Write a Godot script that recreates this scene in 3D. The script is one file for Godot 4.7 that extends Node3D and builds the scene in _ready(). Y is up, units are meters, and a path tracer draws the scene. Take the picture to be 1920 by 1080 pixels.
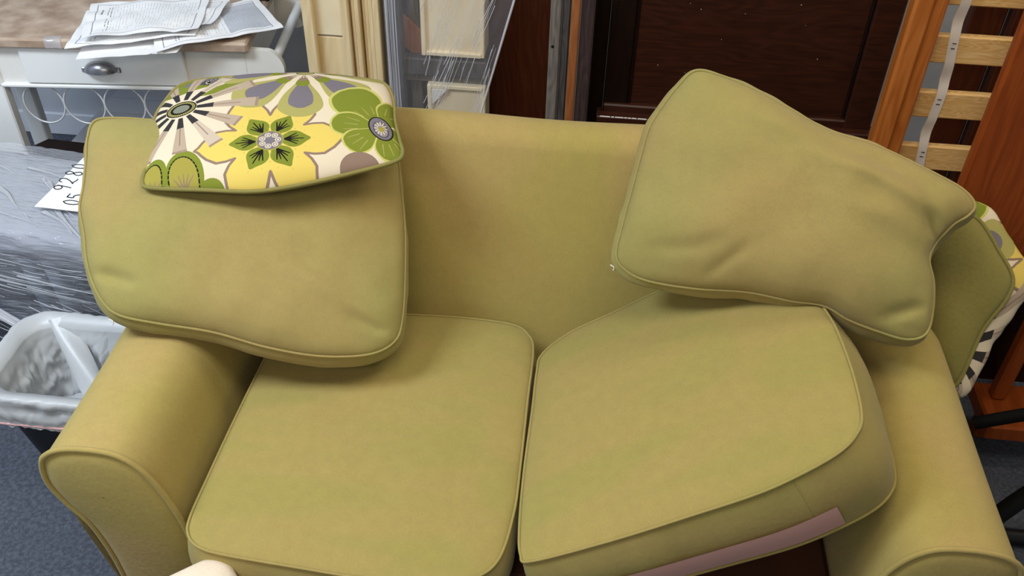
extends Node3D

var rng := RandomNumberGenerator.new()
var M := {}

# ------------------------------------------------------------------ set-up
func _ready():
	rng.seed = 4711
	var cam := Camera3D.new()
	cam.name = "camera"
	cam.position = Vector3(0.065, 1.88, 0.98)
	cam.rotation_degrees = Vector3(-39.96, 4.96, 1.59)
	cam.fov = 34.05
	cam.near = 0.05
	add_child(cam)
	var we := WorldEnvironment.new()
	we.name = "environment"
	var e := Environment.new()
	e.background_mode = Environment.BG_COLOR
	e.background_color = Color(0.5, 0.55, 0.62)
	e.background_energy_multiplier = 0.3
	e.tonemap_mode = Environment.TONE_MAPPER_LINEAR
	e.tonemap_exposure = 1.14
	e.sdfgi_enabled = true
	e.ssao_enabled = true
	e.ssil_enabled = true
	we.environment = e
	add_child(we)
	ceiling_panel(Vector3(-1.7, 2.685, 0.25), Vector2(1.2, 0.6), Color(0.90, 0.95, 1.0), 5.4, "cool white ceiling light panel above the left side of the room")
	ceiling_panel(Vector3(0.15, 2.685, 0.15), Vector2(1.2, 0.6), Color(1.0, 0.95, 0.86), 1.25, "warm white ceiling light panel above the middle of the sofa")
	ceiling_panel(Vector3(-0.5, 2.685, 1.9), Vector2(1.2, 0.6), Color(1.0, 0.96, 0.88), 1.9, "warm white ceiling light panel in front of the sofa near the wall")
	ceiling_panel(Vector3(1.35, 2.685, -1.0), Vector2(1.2, 0.6), Color(1.0, 0.94, 0.84), 1.3, "warm white ceiling light panel above the pine bed frame")
	materials()
	room()
	sofa()
	cushions()
	kitchen_cart()
	papers()
	wrapped_bench()
	trash_bin()
	cabinet_and_slab()
	leaning_boards()
	wrapped_furniture()
	dark_headboard()
	pine_frames()
	black_trolley()
	footstool()

# ------------------------------------------------------------------ mesh helpers
func st0() -> SurfaceTool:
	var s := SurfaceTool.new()
	s.begin(Mesh.PRIMITIVE_TRIANGLES)
	return s

func tri(s: SurfaceTool, a: Vector3, b: Vector3, c: Vector3, g: int, ua := Vector2.ZERO, ub := Vector2.ZERO, uc := Vector2.ZERO):
	s.set_smooth_group(g)
	s.set_uv(ua)
	s.add_vertex(a)
	s.set_smooth_group(g)
	s.set_uv(ub)
	s.add_vertex(b)
	s.set_smooth_group(g)
	s.set_uv(uc)
	s.add_vertex(c)

func poly(s: SurfaceTool, p: PackedVector3Array, out: Vector3, g := -1):
	var n := Vector3.ZERO
	for i in range(1, p.size() - 1):
		n += (p[i] - p[0]).cross(p[i + 1] - p[0])
	for i in range(1, p.size() - 1):
		if n.dot(out) > 0:
			tri(s, p[0], p[i + 1], p[i], g)
		else:
			tri(s, p[0], p[i], p[i + 1], g)

# rows of points; out = the way the middle of the sheet faces
func grid(s: SurfaceTool, rows: Array, out: Vector3, g := 0, uvs: Array = [], around := false):
	var ni := rows.size()
	var nj: int = rows[0].size()
	var flip := false
	if around:
		var vol := 0.0
		var c := Vector3.ZERO
		for p in rows[0]:
			c += p
		for p in rows[ni - 1]:
			c += p
		c /= float(nj * 2)
		for i in ni - 1:
			for j in nj - 1:
				var a: Vector3 = rows[i][j] - c
				var b: Vector3 = rows[i + 1][j] - c
				var d: Vector3 = rows[i][j + 1] - c
				vol += a.dot(b.cross(d))
		flip = vol > 0
	else:
		var i: int = (ni - 1) / 2
		var j: int = (nj - 1) / 2
		var n: Vector3 = (rows[i + 1][j] - rows[i][j]).cross(rows[i][j + 1] - rows[i][j])
		flip = n.dot(out) > 0
	var z := Vector2.ZERO
	for i in ni - 1:
		for j in nj - 1:
			var a: Vector3 = rows[i][j]
			var b: Vector3 = rows[i + 1][j]
			var c: Vector3 = rows[i + 1][j + 1]
			var d: Vector3 = rows[i][j + 1]
			var ua := z
			var ub := z
			var uc := z
			var ud := z
			if uvs:
				ua = uvs[i][j]
				ub = uvs[i + 1][j]
				uc = uvs[i + 1][j + 1]
				ud = uvs[i][j + 1]
			if flip:
				tri(s, a, c, b, g, ua, uc, ub)
				tri(s, a, d, c, g, ua, ud, uc)
			else:
				tri(s, a, b, c, g, ua, ub, uc)
				tri(s, a, c, d, g, ua, uc, ud)

# closed rings joined to a skin, with flat ends
func loft(s: SurfaceTool, rings: Array, cap0 := true, cap1 := true, g := 0):
	var rows := []
	for r in rings:
		var q: PackedVector3Array = r.duplicate()
		q.append(r[0])
		rows.append(q)
	grid(s, rows, Vector3.UP, g, [], true)
	var n := rings.size()
	var c0 := mid(rings[0])
	var c1 := mid(rings[n - 1])
	if cap0:
		poly(s, rings[0], c0 - mid(rings[1]))
	if cap1:
		poly(s, rings[n - 1], c1 - mid(rings[n - 2]))

func mid(r: PackedVector3Array) -> Vector3:
	var c := Vector3.ZERO
	for p in r:
		c += p
	return c / float(r.size())

func bx(s: SurfaceTool, lo: Vector3, hi: Vector3, b := 0.003, xf := Transform3D.IDENTITY):
	b = minf(b, minf(hi.x - lo.x, minf(hi.y - lo.y, hi.z - lo.z)) * 0.45)
	var c := (lo + hi) / 2.0
	var h := (hi - lo) / 2.0
	for ax in 3:
		var u := (ax + 1) % 3
		var w := (ax + 2) % 3
		for sg in [-1.0, 1.0]:
			var q := PackedVector3Array()
			for k in [[-1, -1], [1, -1], [1, 1], [-1, 1]]:
				var p := Vector3.ZERO
				p[ax] = h[ax] * sg
				p[u] = (h[u] - b) * k[0]
				p[w] = (h[w] - b) * k[1]
				q.append(xf * (c + p))
			var o := Vector3.ZERO
			o[ax] = sg
			poly(s, q, xf.basis * o)
		for su in [-1.0, 1.0]:
			for sw in [-1.0, 1.0]:
				var q := PackedVector3Array()
				for k in [[-1, 0], [1, 0], [1, 1], [-1, 1]]:
					var p := Vector3.ZERO
					p[ax] = (h[ax] - b) * k[0]
					p[u] = (h[u] - (0.0 if k[1] == 0 else b)) * su
					p[w] = (h[w] - (b if k[1] == 0 else 0.0)) * sw
					q.append(xf * (c + p))
				var o := Vector3.ZERO
				o[u] = su
				o[w] = sw
				poly(s, q, xf.basis * o)
	for sx in [-1.0, 1.0]:
		for sy in [-1.0, 1.0]:
			for sz in [-1.0, 1.0]:
				var q := PackedVector3Array()
				for k in 3:
					var p := Vector3((h.x - b) * sx, (h.y - b) * sy, (h.z - b) * sz)
					p[k] = h[k] * [sx, sy, sz][k]
					q.append(xf * (c + p))
				poly(s, q, xf.basis * Vector3(sx, sy, sz))

func box(lo: Vector3, hi: Vector3, b := 0.003, xf := Transform3D.IDENTITY) -> SurfaceTool:
	var s := st0()
	bx(s, lo, hi, b, xf)
	return s

func tube(s: SurfaceTool, pts: PackedVector3Array, r: float, segs := 8, closed := false, flat := 1.0, r_end := -1.0):
	var n := pts.size()
	var rings := []
	var up := Vector3.UP
	var t0 := (pts[1] - pts[0]).normalized()
	if absf(t0.dot(up)) > 0.9:
		up = Vector3.RIGHT
	var side := t0.cross(up).normalized()
	for i in n:
		var t: Vector3
		if closed:
			t = (pts[(i + 1) % n] - pts[(i - 1 + n) % n]).normalized()
		else:
			t = (pts[mini(i + 1, n - 1)] - pts[maxi(i - 1, 0)]).normalized()
		side = (side - t * side.dot(t)).normalized()
		var o := t.cross(side)
		var rr := r if r_end < 0 else lerpf(r, r_end, float(i) / (n - 1))
		var ring := PackedVector3Array()
		for k in segs:
			var a := TAU * k / segs
			ring.append(pts[i] + (side * cos(a) + o * sin(a) * flat) * rr)
		rings.append(ring)
	if closed:
		rings.append(rings[0])
	loft(s, rings, not closed, not closed)

# points on a smooth curve through p
func smooth3(p: PackedVector3Array, per := 6, closed := false) -> PackedVector3Array:
	var out := PackedVector3Array()
	var n := p.size()
	var m := n if closed else n - 1
	for i in m:
		var a := p[(i - 1 + n) % n] if closed else p[maxi(i - 1, 0)]
		var b := p[i]
		var c := p[(i + 1) % n]
		var d := p[(i + 2) % n] if closed else p[mini(i + 2, n - 1)]
		for k in per:
			out.append(b.cubic_interpolate(c, a, d, float(k) / per))
	if not closed:
		out.append(p[n - 1])
	return out

func numbered(called: String, parent: Node) -> String:
	if not parent.has_node(NodePath(called)):
		return called
	var k := 1
	while parent.has_node(NodePath("%s_%03d" % [called, k])):
		k += 1
	return "%s_%03d" % [called, k]

func obj(called: String, s: SurfaceTool, m: Material, parent: Node = self) -> MeshInstance3D:
	s.generate_normals()
	var o := MeshInstance3D.new()
	o.mesh = s.commit()
	o.material_override = m
	o.name = numbered(called, parent)
	parent.add_child(o, true)
	return o

func tag(o: Node, label: String, category := "", group := "", kind := ""):
	if label: o.set_meta("label", label)
	if category: o.set_meta("category", category)
	if group: o.set_meta("group", group)
	if kind: o.set_meta("kind", kind)
	return o

func thing(called: String, label: String, category: String, xf := Transform3D.IDENTITY, group := "") -> Node3D:
	var o := Node3D.new()
	o.name = numbered(called, self)
	add_child(o, true)
	o.transform = xf
	tag(o, label, category, group)
	return o

func structure(called: String, s: SurfaceTool, m: Material, label: String):
	return tag(obj(called, s, m), label, "", "", "structure")

func at(p: Vector3, turn := 0.0) -> Transform3D:
	return Transform3D(Basis(Vector3.UP, deg_to_rad(turn)), p)

func v2(a: Array) -> PackedVector2Array:
	var p := PackedVector2Array()
	for i in range(0, a.size(), 2):
		p.append(Vector2(a[i], a[i + 1]))
	return p

# ------------------------------------------------------------------ materials
func noise(sd: int, freq: float, oct := 4) -> FastNoiseLite:
	var n := FastNoiseLite.new()
	n.seed = sd
	n.frequency = freq
	n.fractal_octaves = oct
	return n

func tex(im: Image) -> ImageTexture:
	im.generate_mipmaps()
	return ImageTexture.create_from_image(im)

func mat(c: Color, rough := 0.6, spec := 0.5) -> StandardMaterial3D:
	var m := StandardMaterial3D.new()
	m.albedo_color = c
	m.roughness = rough
	m.metallic_specular = spec
	return m

# suede-like cloth: green with tan patches where the nap lies the other way, and a fine weave
func cloth(green: Color, tan: Color, sd: int, size := 512, span := 1.1, streak := 1) -> StandardMaterial3D:
	var a := noise(sd, 0.0035, 2).get_seamless_image(size, size)
	if streak > 1:
		a = noise(sd, 0.011, 3).get_seamless_image(size / streak, size)
		a.resize(size, size, Image.INTERPOLATE_CUBIC)
	var b := noise(sd + 1, 0.05, 2).get_seamless_image(size, size)
	var im := Image.create(size, size, false, Image.FORMAT_RGB8)
	var fine := RandomNumberGenerator.new()
	fine.seed = sd
	for y in size:
		for x in size:
			var k := smoothstep(0.25, 0.75, a.get_pixel(x, y).r)
			var c := green.lerp(tan, k)
			var w := 1.0 + (b.get_pixel(x, y).r - 0.5) * 0.035 + fine.randf_range(-0.025, 0.025)
			im.set_pixel(x, y, Color(c.r * w, c.g * w, c.b * w))
	var m := StandardMaterial3D.new()
	m.albedo_texture = tex(im)
	m.uv1_triplanar = true
	m.uv1_scale = Vector3.ONE * span
	m.roughness = 0.95
	m.metallic_specular = 0.15
	m.rim_enabled = true
	m.rim = 0.25
	m.rim_tint = 0.7
	var nm := noise(sd + 5, 0.35, 2).get_seamless_image(256, 256)
	nm.bump_map_to_normal_map(1.2)
	m.detail_enabled = false
	m.normal_enabled = true
	m.normal_texture = tex(nm)
	m.normal_scale = 0.12
	return m

# wood with its grain along the texture's v (along_u false) or u
func wood(light: Color, dark: Color, sd: int, along_u := false, scale := 2.0, rough := 0.45, rings := 9.0, contrast := 1.0) -> StandardMaterial3D:
	var size := 384
	var n := noise(sd, 0.9, 3)
	var n2 := noise(sd + 3, 1.0, 2)
	var im := Image.create(size, size, false, Image.FORMAT_RGB8)
	for y in size:
		for x in size:
			var u := float(x) / size
			var v := float(y) / size
			# a torus walk keeps the tile seamless
			var across := u if not along_u else v
			var along := v if not along_u else u
			var cx := cos(across * TAU) * 1.6
			var cy := sin(across * TAU) * 1.6
			var lx := cos(along * TAU) * 0.28
			var ly := sin(along * TAU) * 0.28
			var q := n.get_noise_3d(cx + lx, cy, ly)
			var band := 0.5 + 0.5 * sin((q * 3.0 + sin(across * TAU) * 0.4) * rings)
			var f := n2.get_noise_3d(cx * 14.0, cy * 14.0 + lx, ly * 2.0)
			var k := clampf((band * 0.6 + 0.2 + f * 0.5) * contrast, 0.0, 1.0)
			im.set_pixel(x, y, light.lerp(dark, k))
	var m := StandardMaterial3D.new()
	m.albedo_texture = tex(im)
	m.uv1_triplanar = true
	m.uv1_world_triplanar = true
	m.uv1_scale = Vector3.ONE * scale
	m.roughness = rough
	m.metallic_specular = 0.4
	return m

func mottled(c0: Color, c1: Color, sd: int, freq: float, scale: float, rough := 0.9, speck := 0.0) -> StandardMaterial3D:
	var size := 512
	var a := noise(sd, freq, 4).get_seamless_image(size, size)
	var im := Image.create(size, size, false, Image.FORMAT_RGB8)
	var r := RandomNumberGenerator.new()
	r.seed = sd
	for y in size:
		for x in size:
			var k := clampf(a.get_pixel(x, y).r + r.randf_range(-speck, speck), 0.0, 1.0)
			im.set_pixel(x, y, c0.lerp(c1, k))
	var m := StandardMaterial3D.new()
	m.albedo_texture = tex(im)
	m.uv1_triplanar = true
	m.uv1_world_triplanar = true
	m.uv1_scale = Vector3.ONE * scale
	m.roughness = rough
	m.metallic_specular = 0.3
	return m

func film(c: Color, alpha: float, rough := 0.18) -> StandardMaterial3D:
	var m := mat(Color(c.r, c.g, c.b, alpha), rough, 1.0)
	m.transparency = BaseMaterial3D.TRANSPARENCY_ALPHA
	m.cull_mode = BaseMaterial3D.CULL_DISABLED
	return m

func materials():
	M.sofa = cloth(Color(0.65, 0.588, 0.333), Color(0.68, 0.59, 0.37), 11)
	M.seat = cloth(Color(0.61, 0.565, 0.325), Color(0.635, 0.565, 0.34), 23, 512, 1.1, 4)
	M.pillow = cloth(Color(0.605, 0.565, 0.34), Color(0.635, 0.56, 0.35), 37)
	M.deck = mat(Color(0.27, 0.17, 0.13), 0.95, 0.1)
	M.back_green = cloth(Color(0.50, 0.50, 0.27), Color(0.56, 0.51, 0.30), 41, 256)
	M.piping = mat(Color(0.60, 0.56, 0.345), 0.95, 0.1)
	M.lining = mat(Color(0.84, 0.66, 0.62), 0.85, 0.2)
	M.carpet = mottled(Color(0.245, 0.26, 0.30), Color(0.385, 0.405, 0.45), 5, 0.06, 2.2, 1.0, 0.45)
	M.carpet.heightmap_enabled = false
	M.wall = mottled(Color(0.70, 0.72, 0.76), Color(0.75, 0.77, 0.80), 6, 0.02, 0.7, 0.85)
	M.ceiling = mat(Color(0.88, 0.88, 0.86), 0.9, 0.2)
	M.white = mat(Color(0.95, 0.955, 0.95), 0.4, 0.5)
	M.white_worn = mottled(Color(0.91, 0.90, 0.875), Color(0.95, 0.94, 0.925), 61, 0.01, 1.2, 0.45)
	M.stone = mottled(Color(0.62, 0.52, 0.44), Color(0.84, 0.76, 0.68), 7, 0.014, 1.5, 0.35)
	M.metal = mat(Color(0.62, 0.62, 0.64), 0.3, 0.5)
	M.metal.metallic = 0.9
	M.wire = mat(Color(0.88, 0.89, 0.90), 0.35, 0.5)
	M.wire.metallic = 0.2
	M.paper = mat(Color(0.98, 0.98, 0.985), 0.8, 0.3)
	M.cream = wood(Color(0.95, 0.87, 0.71), Color(0.87, 0.77, 0.58), 71, false, 1.1, 0.5, 5.0, 0.8)
	M.cream_plain = mottled(Color(0.94, 0.87, 0.73), Color(0.97, 0.92, 0.80), 72, 0.012, 1.0, 0.5)
	M.redbrown = wood(Color(0.33, 0.155, 0.08), Color(0.26, 0.115, 0.06), 73, false, 1.2, 0.4, 7.0)
	M.darkbrown = wood(Color(0.25, 0.125, 0.08), Color(0.18, 0.09, 0.06), 74, true, 1.3, 0.35, 7.0)
	M.espresso = wood(Color(0.12, 0.06, 0.04), Color(0.075, 0.04, 0.03), 75, false, 1.3, 0.35, 7.0)
	M.greywood = wood(Color(0.53, 0.50, 0.47), Color(0.39, 0.37, 0.345), 76, false, 1.5, 0.6, 8.0)
	M.greydark = wood(Color(0.34, 0.325, 0.32), Color(0.24, 0.23, 0.235), 77, false, 1.5, 0.6, 8.0)
	M.blue_grey = wood(Color(0.42, 0.44, 0.49), Color(0.29, 0.30, 0.34), 78, false, 1.5, 0.5, 8.0)
	M.plum = wood(Color(0.30, 0.24, 0.235), Color(0.21, 0.165, 0.165), 79, false, 1.4, 0.5, 8.0)
	M.orange = wood(Color(0.76, 0.46, 0.21), Color(0.66, 0.36, 0.14), 80, false, 1.1, 0.35, 6.0)
	M.orange_dark = wood(Color(0.62, 0.30, 0.11), Color(0.53, 0.24, 0.08), 81, false, 1.0, 0.35, 6.0)
	M.pine = wood(Color(0.93, 0.79, 0.55), Color(0.84, 0.64, 0.37), 82, true, 2.2, 0.5, 16.0)
	M.tan_strip = wood(Color(0.66, 0.42, 0.25), Color(0.56, 0.33, 0.18), 83, false, 1.4, 0.5, 6.0)
	M.slate = mat(Color(0.48, 0.51, 0.56), 0.6, 0.4)
	M.slate_light = mat(Color(0.82, 0.84, 0.88), 0.6, 0.4)
	M.grey_cloth = cloth(Color(0.62, 0.63, 0.67), Color(0.67, 0.68, 0.71), 91, 256)
	M.bluegrey_leg = mat(Color(0.55, 0.60, 0.66), 0.5, 0.4)
	M.film = film(Color(0.96, 0.96, 1.0), 0.09)
	M.film_thick = film(Color(0.93, 0.95, 1.0), 0.30, 0.22)
	M.pleat = film(Color(0.97, 0.98, 1.0), 0.2, 0.15)
	M.film_front = film(Color(0.93, 0.95, 1.0), 0.26, 0.13)
	var crease := noise(305, 0.02, 3)
	crease.fractal_type = FastNoiseLite.FRACTAL_RIDGED
	var ci := crease.get_seamless_image(512, 128)
	ci.resize(512, 512, Image.INTERPOLATE_CUBIC)
	ci.rotate_90(CLOCKWISE)
	ci.bump_map_to_normal_map(9.0)
	M.film_front.normal_enabled = true
	M.film_front.normal_texture = tex(ci)
	M.film_front.normal_scale = 1.0
	M.film_front.uv1_triplanar = true
	M.film_front.uv1_scale = Vector3(2.0, 5.0, 5.0)
	M.fold = film(Color(0.97, 0.97, 1.0), 0.55, 0.2)
	M.black = mat(Color(0.025, 0.025, 0.028), 0.5, 0.5)
	M.foam = mottled(Color(0.02, 0.02, 0.022), Color(0.06, 0.06, 0.065), 92, 0.06, 6.0, 0.75)
	M.liner = mat(Color(0.76, 0.77, 0.78), 0.35, 0.5)
	M.liner.backlight_enabled = true
	M.liner.backlight = Color(0.35, 0.35, 0.36)
	M.pink = mat(Color(0.85, 0.66, 0.66), 0.6, 0.4)
	M.webbing = mat(Color(0.90, 0.87, 0.84), 0.8, 0.3)
	M.ink = mat(Color(0.08, 0.08, 0.1), 0.6, 0.2)
	M.cream_cloth = cloth(Color(0.90, 0.83, 0.74), Color(0.93, 0.87, 0.80), 95, 256)
	M.lamp_frame = mat(Color(0.9, 0.9, 0.9), 0.5, 0.4)

# ------------------------------------------------------------------ room
func ceiling_panel(p: Vector3, size: Vector2, c: Color, energy: float, label: String):
	var t := thing("ceiling_light", label, "ceiling light", at(p))
	var h := size / 2.0
	var s := st0()
	for k in [[-1, 0], [1, 0], [0, -1], [0, 1]]:
		var lo := Vector3(-h.x - 0.02, -0.02, -h.y - 0.02)
		var hi := Vector3(h.x + 0.02, 0.015, h.y + 0.02)
		if k[0] < 0: hi.x = -h.x
		if k[0] > 0: lo.x = h.x
		if k[1] < 0: hi.z = -h.y
		if k[1] > 0: lo.z = h.y
		bx(s, lo, hi, 0.002)
	obj("lamp_frame", s, mat(Color(0.9, 0.9, 0.9), 0.5, 0.4), t)
	var m := mat(Color(0.9, 0.9, 0.9), 0.5, 0.3)
	m.emission_enabled = true
	m.emission = c
	m.emission_energy_multiplier = 1.2
	obj("lamp_diffuser", box(Vector3(-h.x, -0.008, -h.y), Vector3(h.x, 0.01, h.y), 0.001), m, t)
	var l := AreaLight3D.new()
	l.name = "lamp_light"
	l.area_size = size
	l.light_color = c
	l.light_energy = energy
	l.shadow_enabled = true
	l.rotation_degrees = Vector3(-90, 0, 0)
	l.position = Vector3(0, -0.022, 0)
	l.set("area_range", 12.0)
	l.set("area_attenuation", 2.0)
	t.add_child(l, true)

func room():
	structure("floor", box(Vector3(-3.0, -0.1, -2.05), Vector3(2.6, 0.0, 3.1), 0.0005), M.carpet, "dark blue grey carpet under the furniture")
	structure("wall_back", box(Vector3(-3.0, 0.0, -2.05), Vector3(2.6, 2.7, -1.95), 0.0005), M.wall, "plain grey wall behind the stored furniture")
	structure("wall_left", box(Vector3(-3.1, 0.0, -2.05), Vector3(-3.0, 2.7, 3.1), 0.0005), M.wall, "plain grey wall on the left")
	structure("wall_right", box(Vector3(2.6, 0.0, -2.05), Vector3(2.7, 2.7, 3.1), 0.0005), M.wall, "plain grey wall on the right")
	structure("wall_front", box(Vector3(-3.0, 0.0, 3.0), Vector3(2.6, 2.7, 3.1), 0.0005), M.wall, "plain grey wall facing the sofa")
	structure("ceiling", box(Vector3(-3.1, 2.7, -2.05), Vector3(2.7, 2.8, 3.1), 0.0005), M.ceiling, "white ceiling")
	structure("baseboard_back", box(Vector3(-3.0, 0.0, -1.95), Vector3(2.6, 0.09, -1.935), 0.003), M.slate_light, "grey baseboard along the rear wall")

# ------------------------------------------------------------------ sofa
func arm_profile(sgn: float, lift: float) -> PackedVector3Array:
	var p := PackedVector3Array()
	var a := v2([-0.768, 0.07, -0.772, 0.18, -0.778, 0.30, -0.795, 0.395, -0.824, 0.452, -0.844, 0.51, -0.839, 0.566, -0.818, 0.593, -0.785, 0.608, -0.735, 0.612, -0.69, 0.602, -0.655, 0.565, -0.632, 0.505, -0.615, 0.422, -0.605, 0.30, -0.60, 0.18, -0.60, 0.07])
	for q in a:
		var y := q.y
		if y > 0.3:
			y += lift * (y - 0.3) / 0.3
		p.append(Vector3(q.x * -sgn, y, 0))
	return smooth3(p, 5, false)

func sofa():
	var t := thing("sofa", "olive green two-seat sofa with rolled arms and welted arm fronts", "sofa")
	# base and seat deck
	obj("base", box(Vector3(-0.70, 0.06, -0.93), Vector3(0.70, 0.285, -0.03), 0.02), M.sofa, t)
	obj("seat_deck", box(Vector3(-0.60, 0.285, -0.62), Vector3(0.60, 0.31, -0.035), 0.01), M.deck, t)
	# back: a padded slab, its front leaning backwards
	var prof := PackedVector3Array()
	var bp := v2([-0.60, 0.08, -0.605, 0.30, -0.675, 0.485, -0.742, 0.655, -0.785, 0.765, -0.800, 0.797, -0.822, 0.817, -0.850, 0.824, -0.878, 0.820, -0.900, 0.805, -0.912, 0.775, -0.915, 0.60, -0.915, 0.08])
	for q in bp:
		prof.append(Vector3(0, q.y, q.x))
	var sm := smooth3(prof, 6)
	var rings := []
	for k in 41:
		var f := -1.0 + 2.0 * k / 40.0
		var x := 0.605 * f
		var inset := 0.0
		var e := absf(x) - 0.575
		if e > 0:
			inset = 0.03 * (1.0 - sqrt(maxf(0.0, 1.0 - e * e / 0.0009)))
		var ring := PackedVector3Array()
		for p in sm:
			var c := Vector3(0, 0.45, -0.76)
			var d := (p - c)
			var sag := -0.004 * cos(f * 7.0) * clampf((p.y - 0.76) * 12.0, 0, 1)
			ring.append(c + d * (1.0 - inset / maxf(d.length(), 0.05)) + Vector3(x, sag, 0))
		rings.append(ring)
	var s := st0()
	loft(s, rings)
	obj("backrest", s, M.sofa, t)
	for sgn in [-1.0, 1.0]:
		var pr := arm_profile(sgn, 0.0 if sgn < 0 else -0.035)
		var a := st0()
		var rr := []
		for k in 15:
			var z := lerpf(-0.005, -0.90, k / 14.0)
			var ring := PackedVector3Array()
			for p in pr:
				ring.append(p + Vector3(0, 0.003 * sin(z * 9.0), z))
			rr.append(ring)
		loft(a, rr)
		var arm := obj("arm", a, M.sofa, t)
		# padded front face
		var fs := st0()
		var cen := Vector3.ZERO
		for p in pr:
			cen += p
		cen /= float(pr.size())
		var rows := []
		for k in 9:
			var q := k / 8.0
			var ring := PackedVector3Array()
			for p in pr:
				var spine := Vector3(sgn * lerpf(0.69, 0.735, smoothstep(0.3, 0.55, p.y)), clampf(p.y, 0.12, 0.50 if sgn < 0 else 0.47), 0)
				var w := p.lerp(spine, q)
				ring.append(w + Vector3(0, 0, -0.002 + 0.016 * sqrt(1.0 - pow(1.0 - q, 2.0))))
			rows.append(ring)
		for i in 8:
			for j in pr.size() - 1:
				poly(fs, PackedVector3Array([rows[i][j], rows[i][j + 1], rows[i + 1][j + 1], rows[i + 1][j]]), Vector3(0, 0, 1), 0)
		obj("front_panel", fs, M.sofa, arm)
		var ps := st0()
		var pl := PackedVector3Array()
		for p in pr:
			var d := p - cen
			d.z = 0
			pl.append(p + d.normalized() * 0.002 + Vector3(0, 0, 0.0))
		tube(ps, pl, 0.0055, 8)
		obj("piping", ps, M.sofa, arm)
	for x in [-0.64, 0.64]:
		for z in [-0.09, -0.87]:
			obj("foot", box(Vector3(x - 0.03, 0.0, z - 0.03), Vector3(x + 0.03, 0.065, z + 0.03), 0.006), M.espresso, t)

# ------------------------------------------------------------------ cushions
# A cushion lies in its own frame: origin O, u along its lower edge, v up its face, w out of the face.
func frame(o: Vector3, u: Vector3, v: Vector3) -> Transform3D:
	u = u.normalized()
	var w := u.cross(v).normalized()
	return Transform3D(Basis(u, w.cross(u), w), o)

func outline(sides: Array) -> Array:
	var all := PackedVector3Array()
	var corner := []
	for sd in sides:
		corner.append(all.size())
		for q in v2(sd):
			all.append(Vector3(q.x, q.y, 0))
	var per := 10
	var sm := smooth3(all, per, true)
	var out := []
	for k in 4:
		var a: int = corner[k] * per
		var b: int = sm.size() if k == 3 else corner[k + 1] * per
		var q := PackedVector2Array()
		for i in range(a, b + 1):
			var p := sm[i % sm.size()]
			q.append(Vector2(p.x, p.y))
		out.append(q)
	return out

func along(p: PackedVector2Array, f: float) -> Vector2:
	var total := 0.0
	for i in p.size() - 1:
		total += p[i].distance_to(p[i + 1])
	var want := total * f
	for i in p.size() - 1:
		var d := p[i].distance_to(p[i + 1])
		if want <= d or i == p.size() - 2:
			return p[i].lerp(p[i + 1], clampf(want / maxf(d, 1e-9), 0, 1))
		want -= d
	return p[p.size() - 1]

func seg_dist(p: Vector2, line: PackedVector2Array) -> Array:
	var best := 1e9
	var run := 0.0
	var total := 0.0
	var hit := 0.0
	for i in line.size() - 1:
		total += line[i].distance_to(line[i + 1])
	for i in line.size() - 1:
		var q := Geometry2D.get_closest_point_to_segment(p, line[i], line[i + 1])
		var d := p.distance_to(q)
		if d < best:
			best = d
			hit = run + line[i].distance_to(q)
		run += line[i].distance_to(line[i + 1])
	return [best, hit / maxf(total, 1e-6)]

func ease_edge(t: float) -> float:
	return lerpf(t, 0.5 - 0.5 * cos(PI * t), 0.75)

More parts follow.
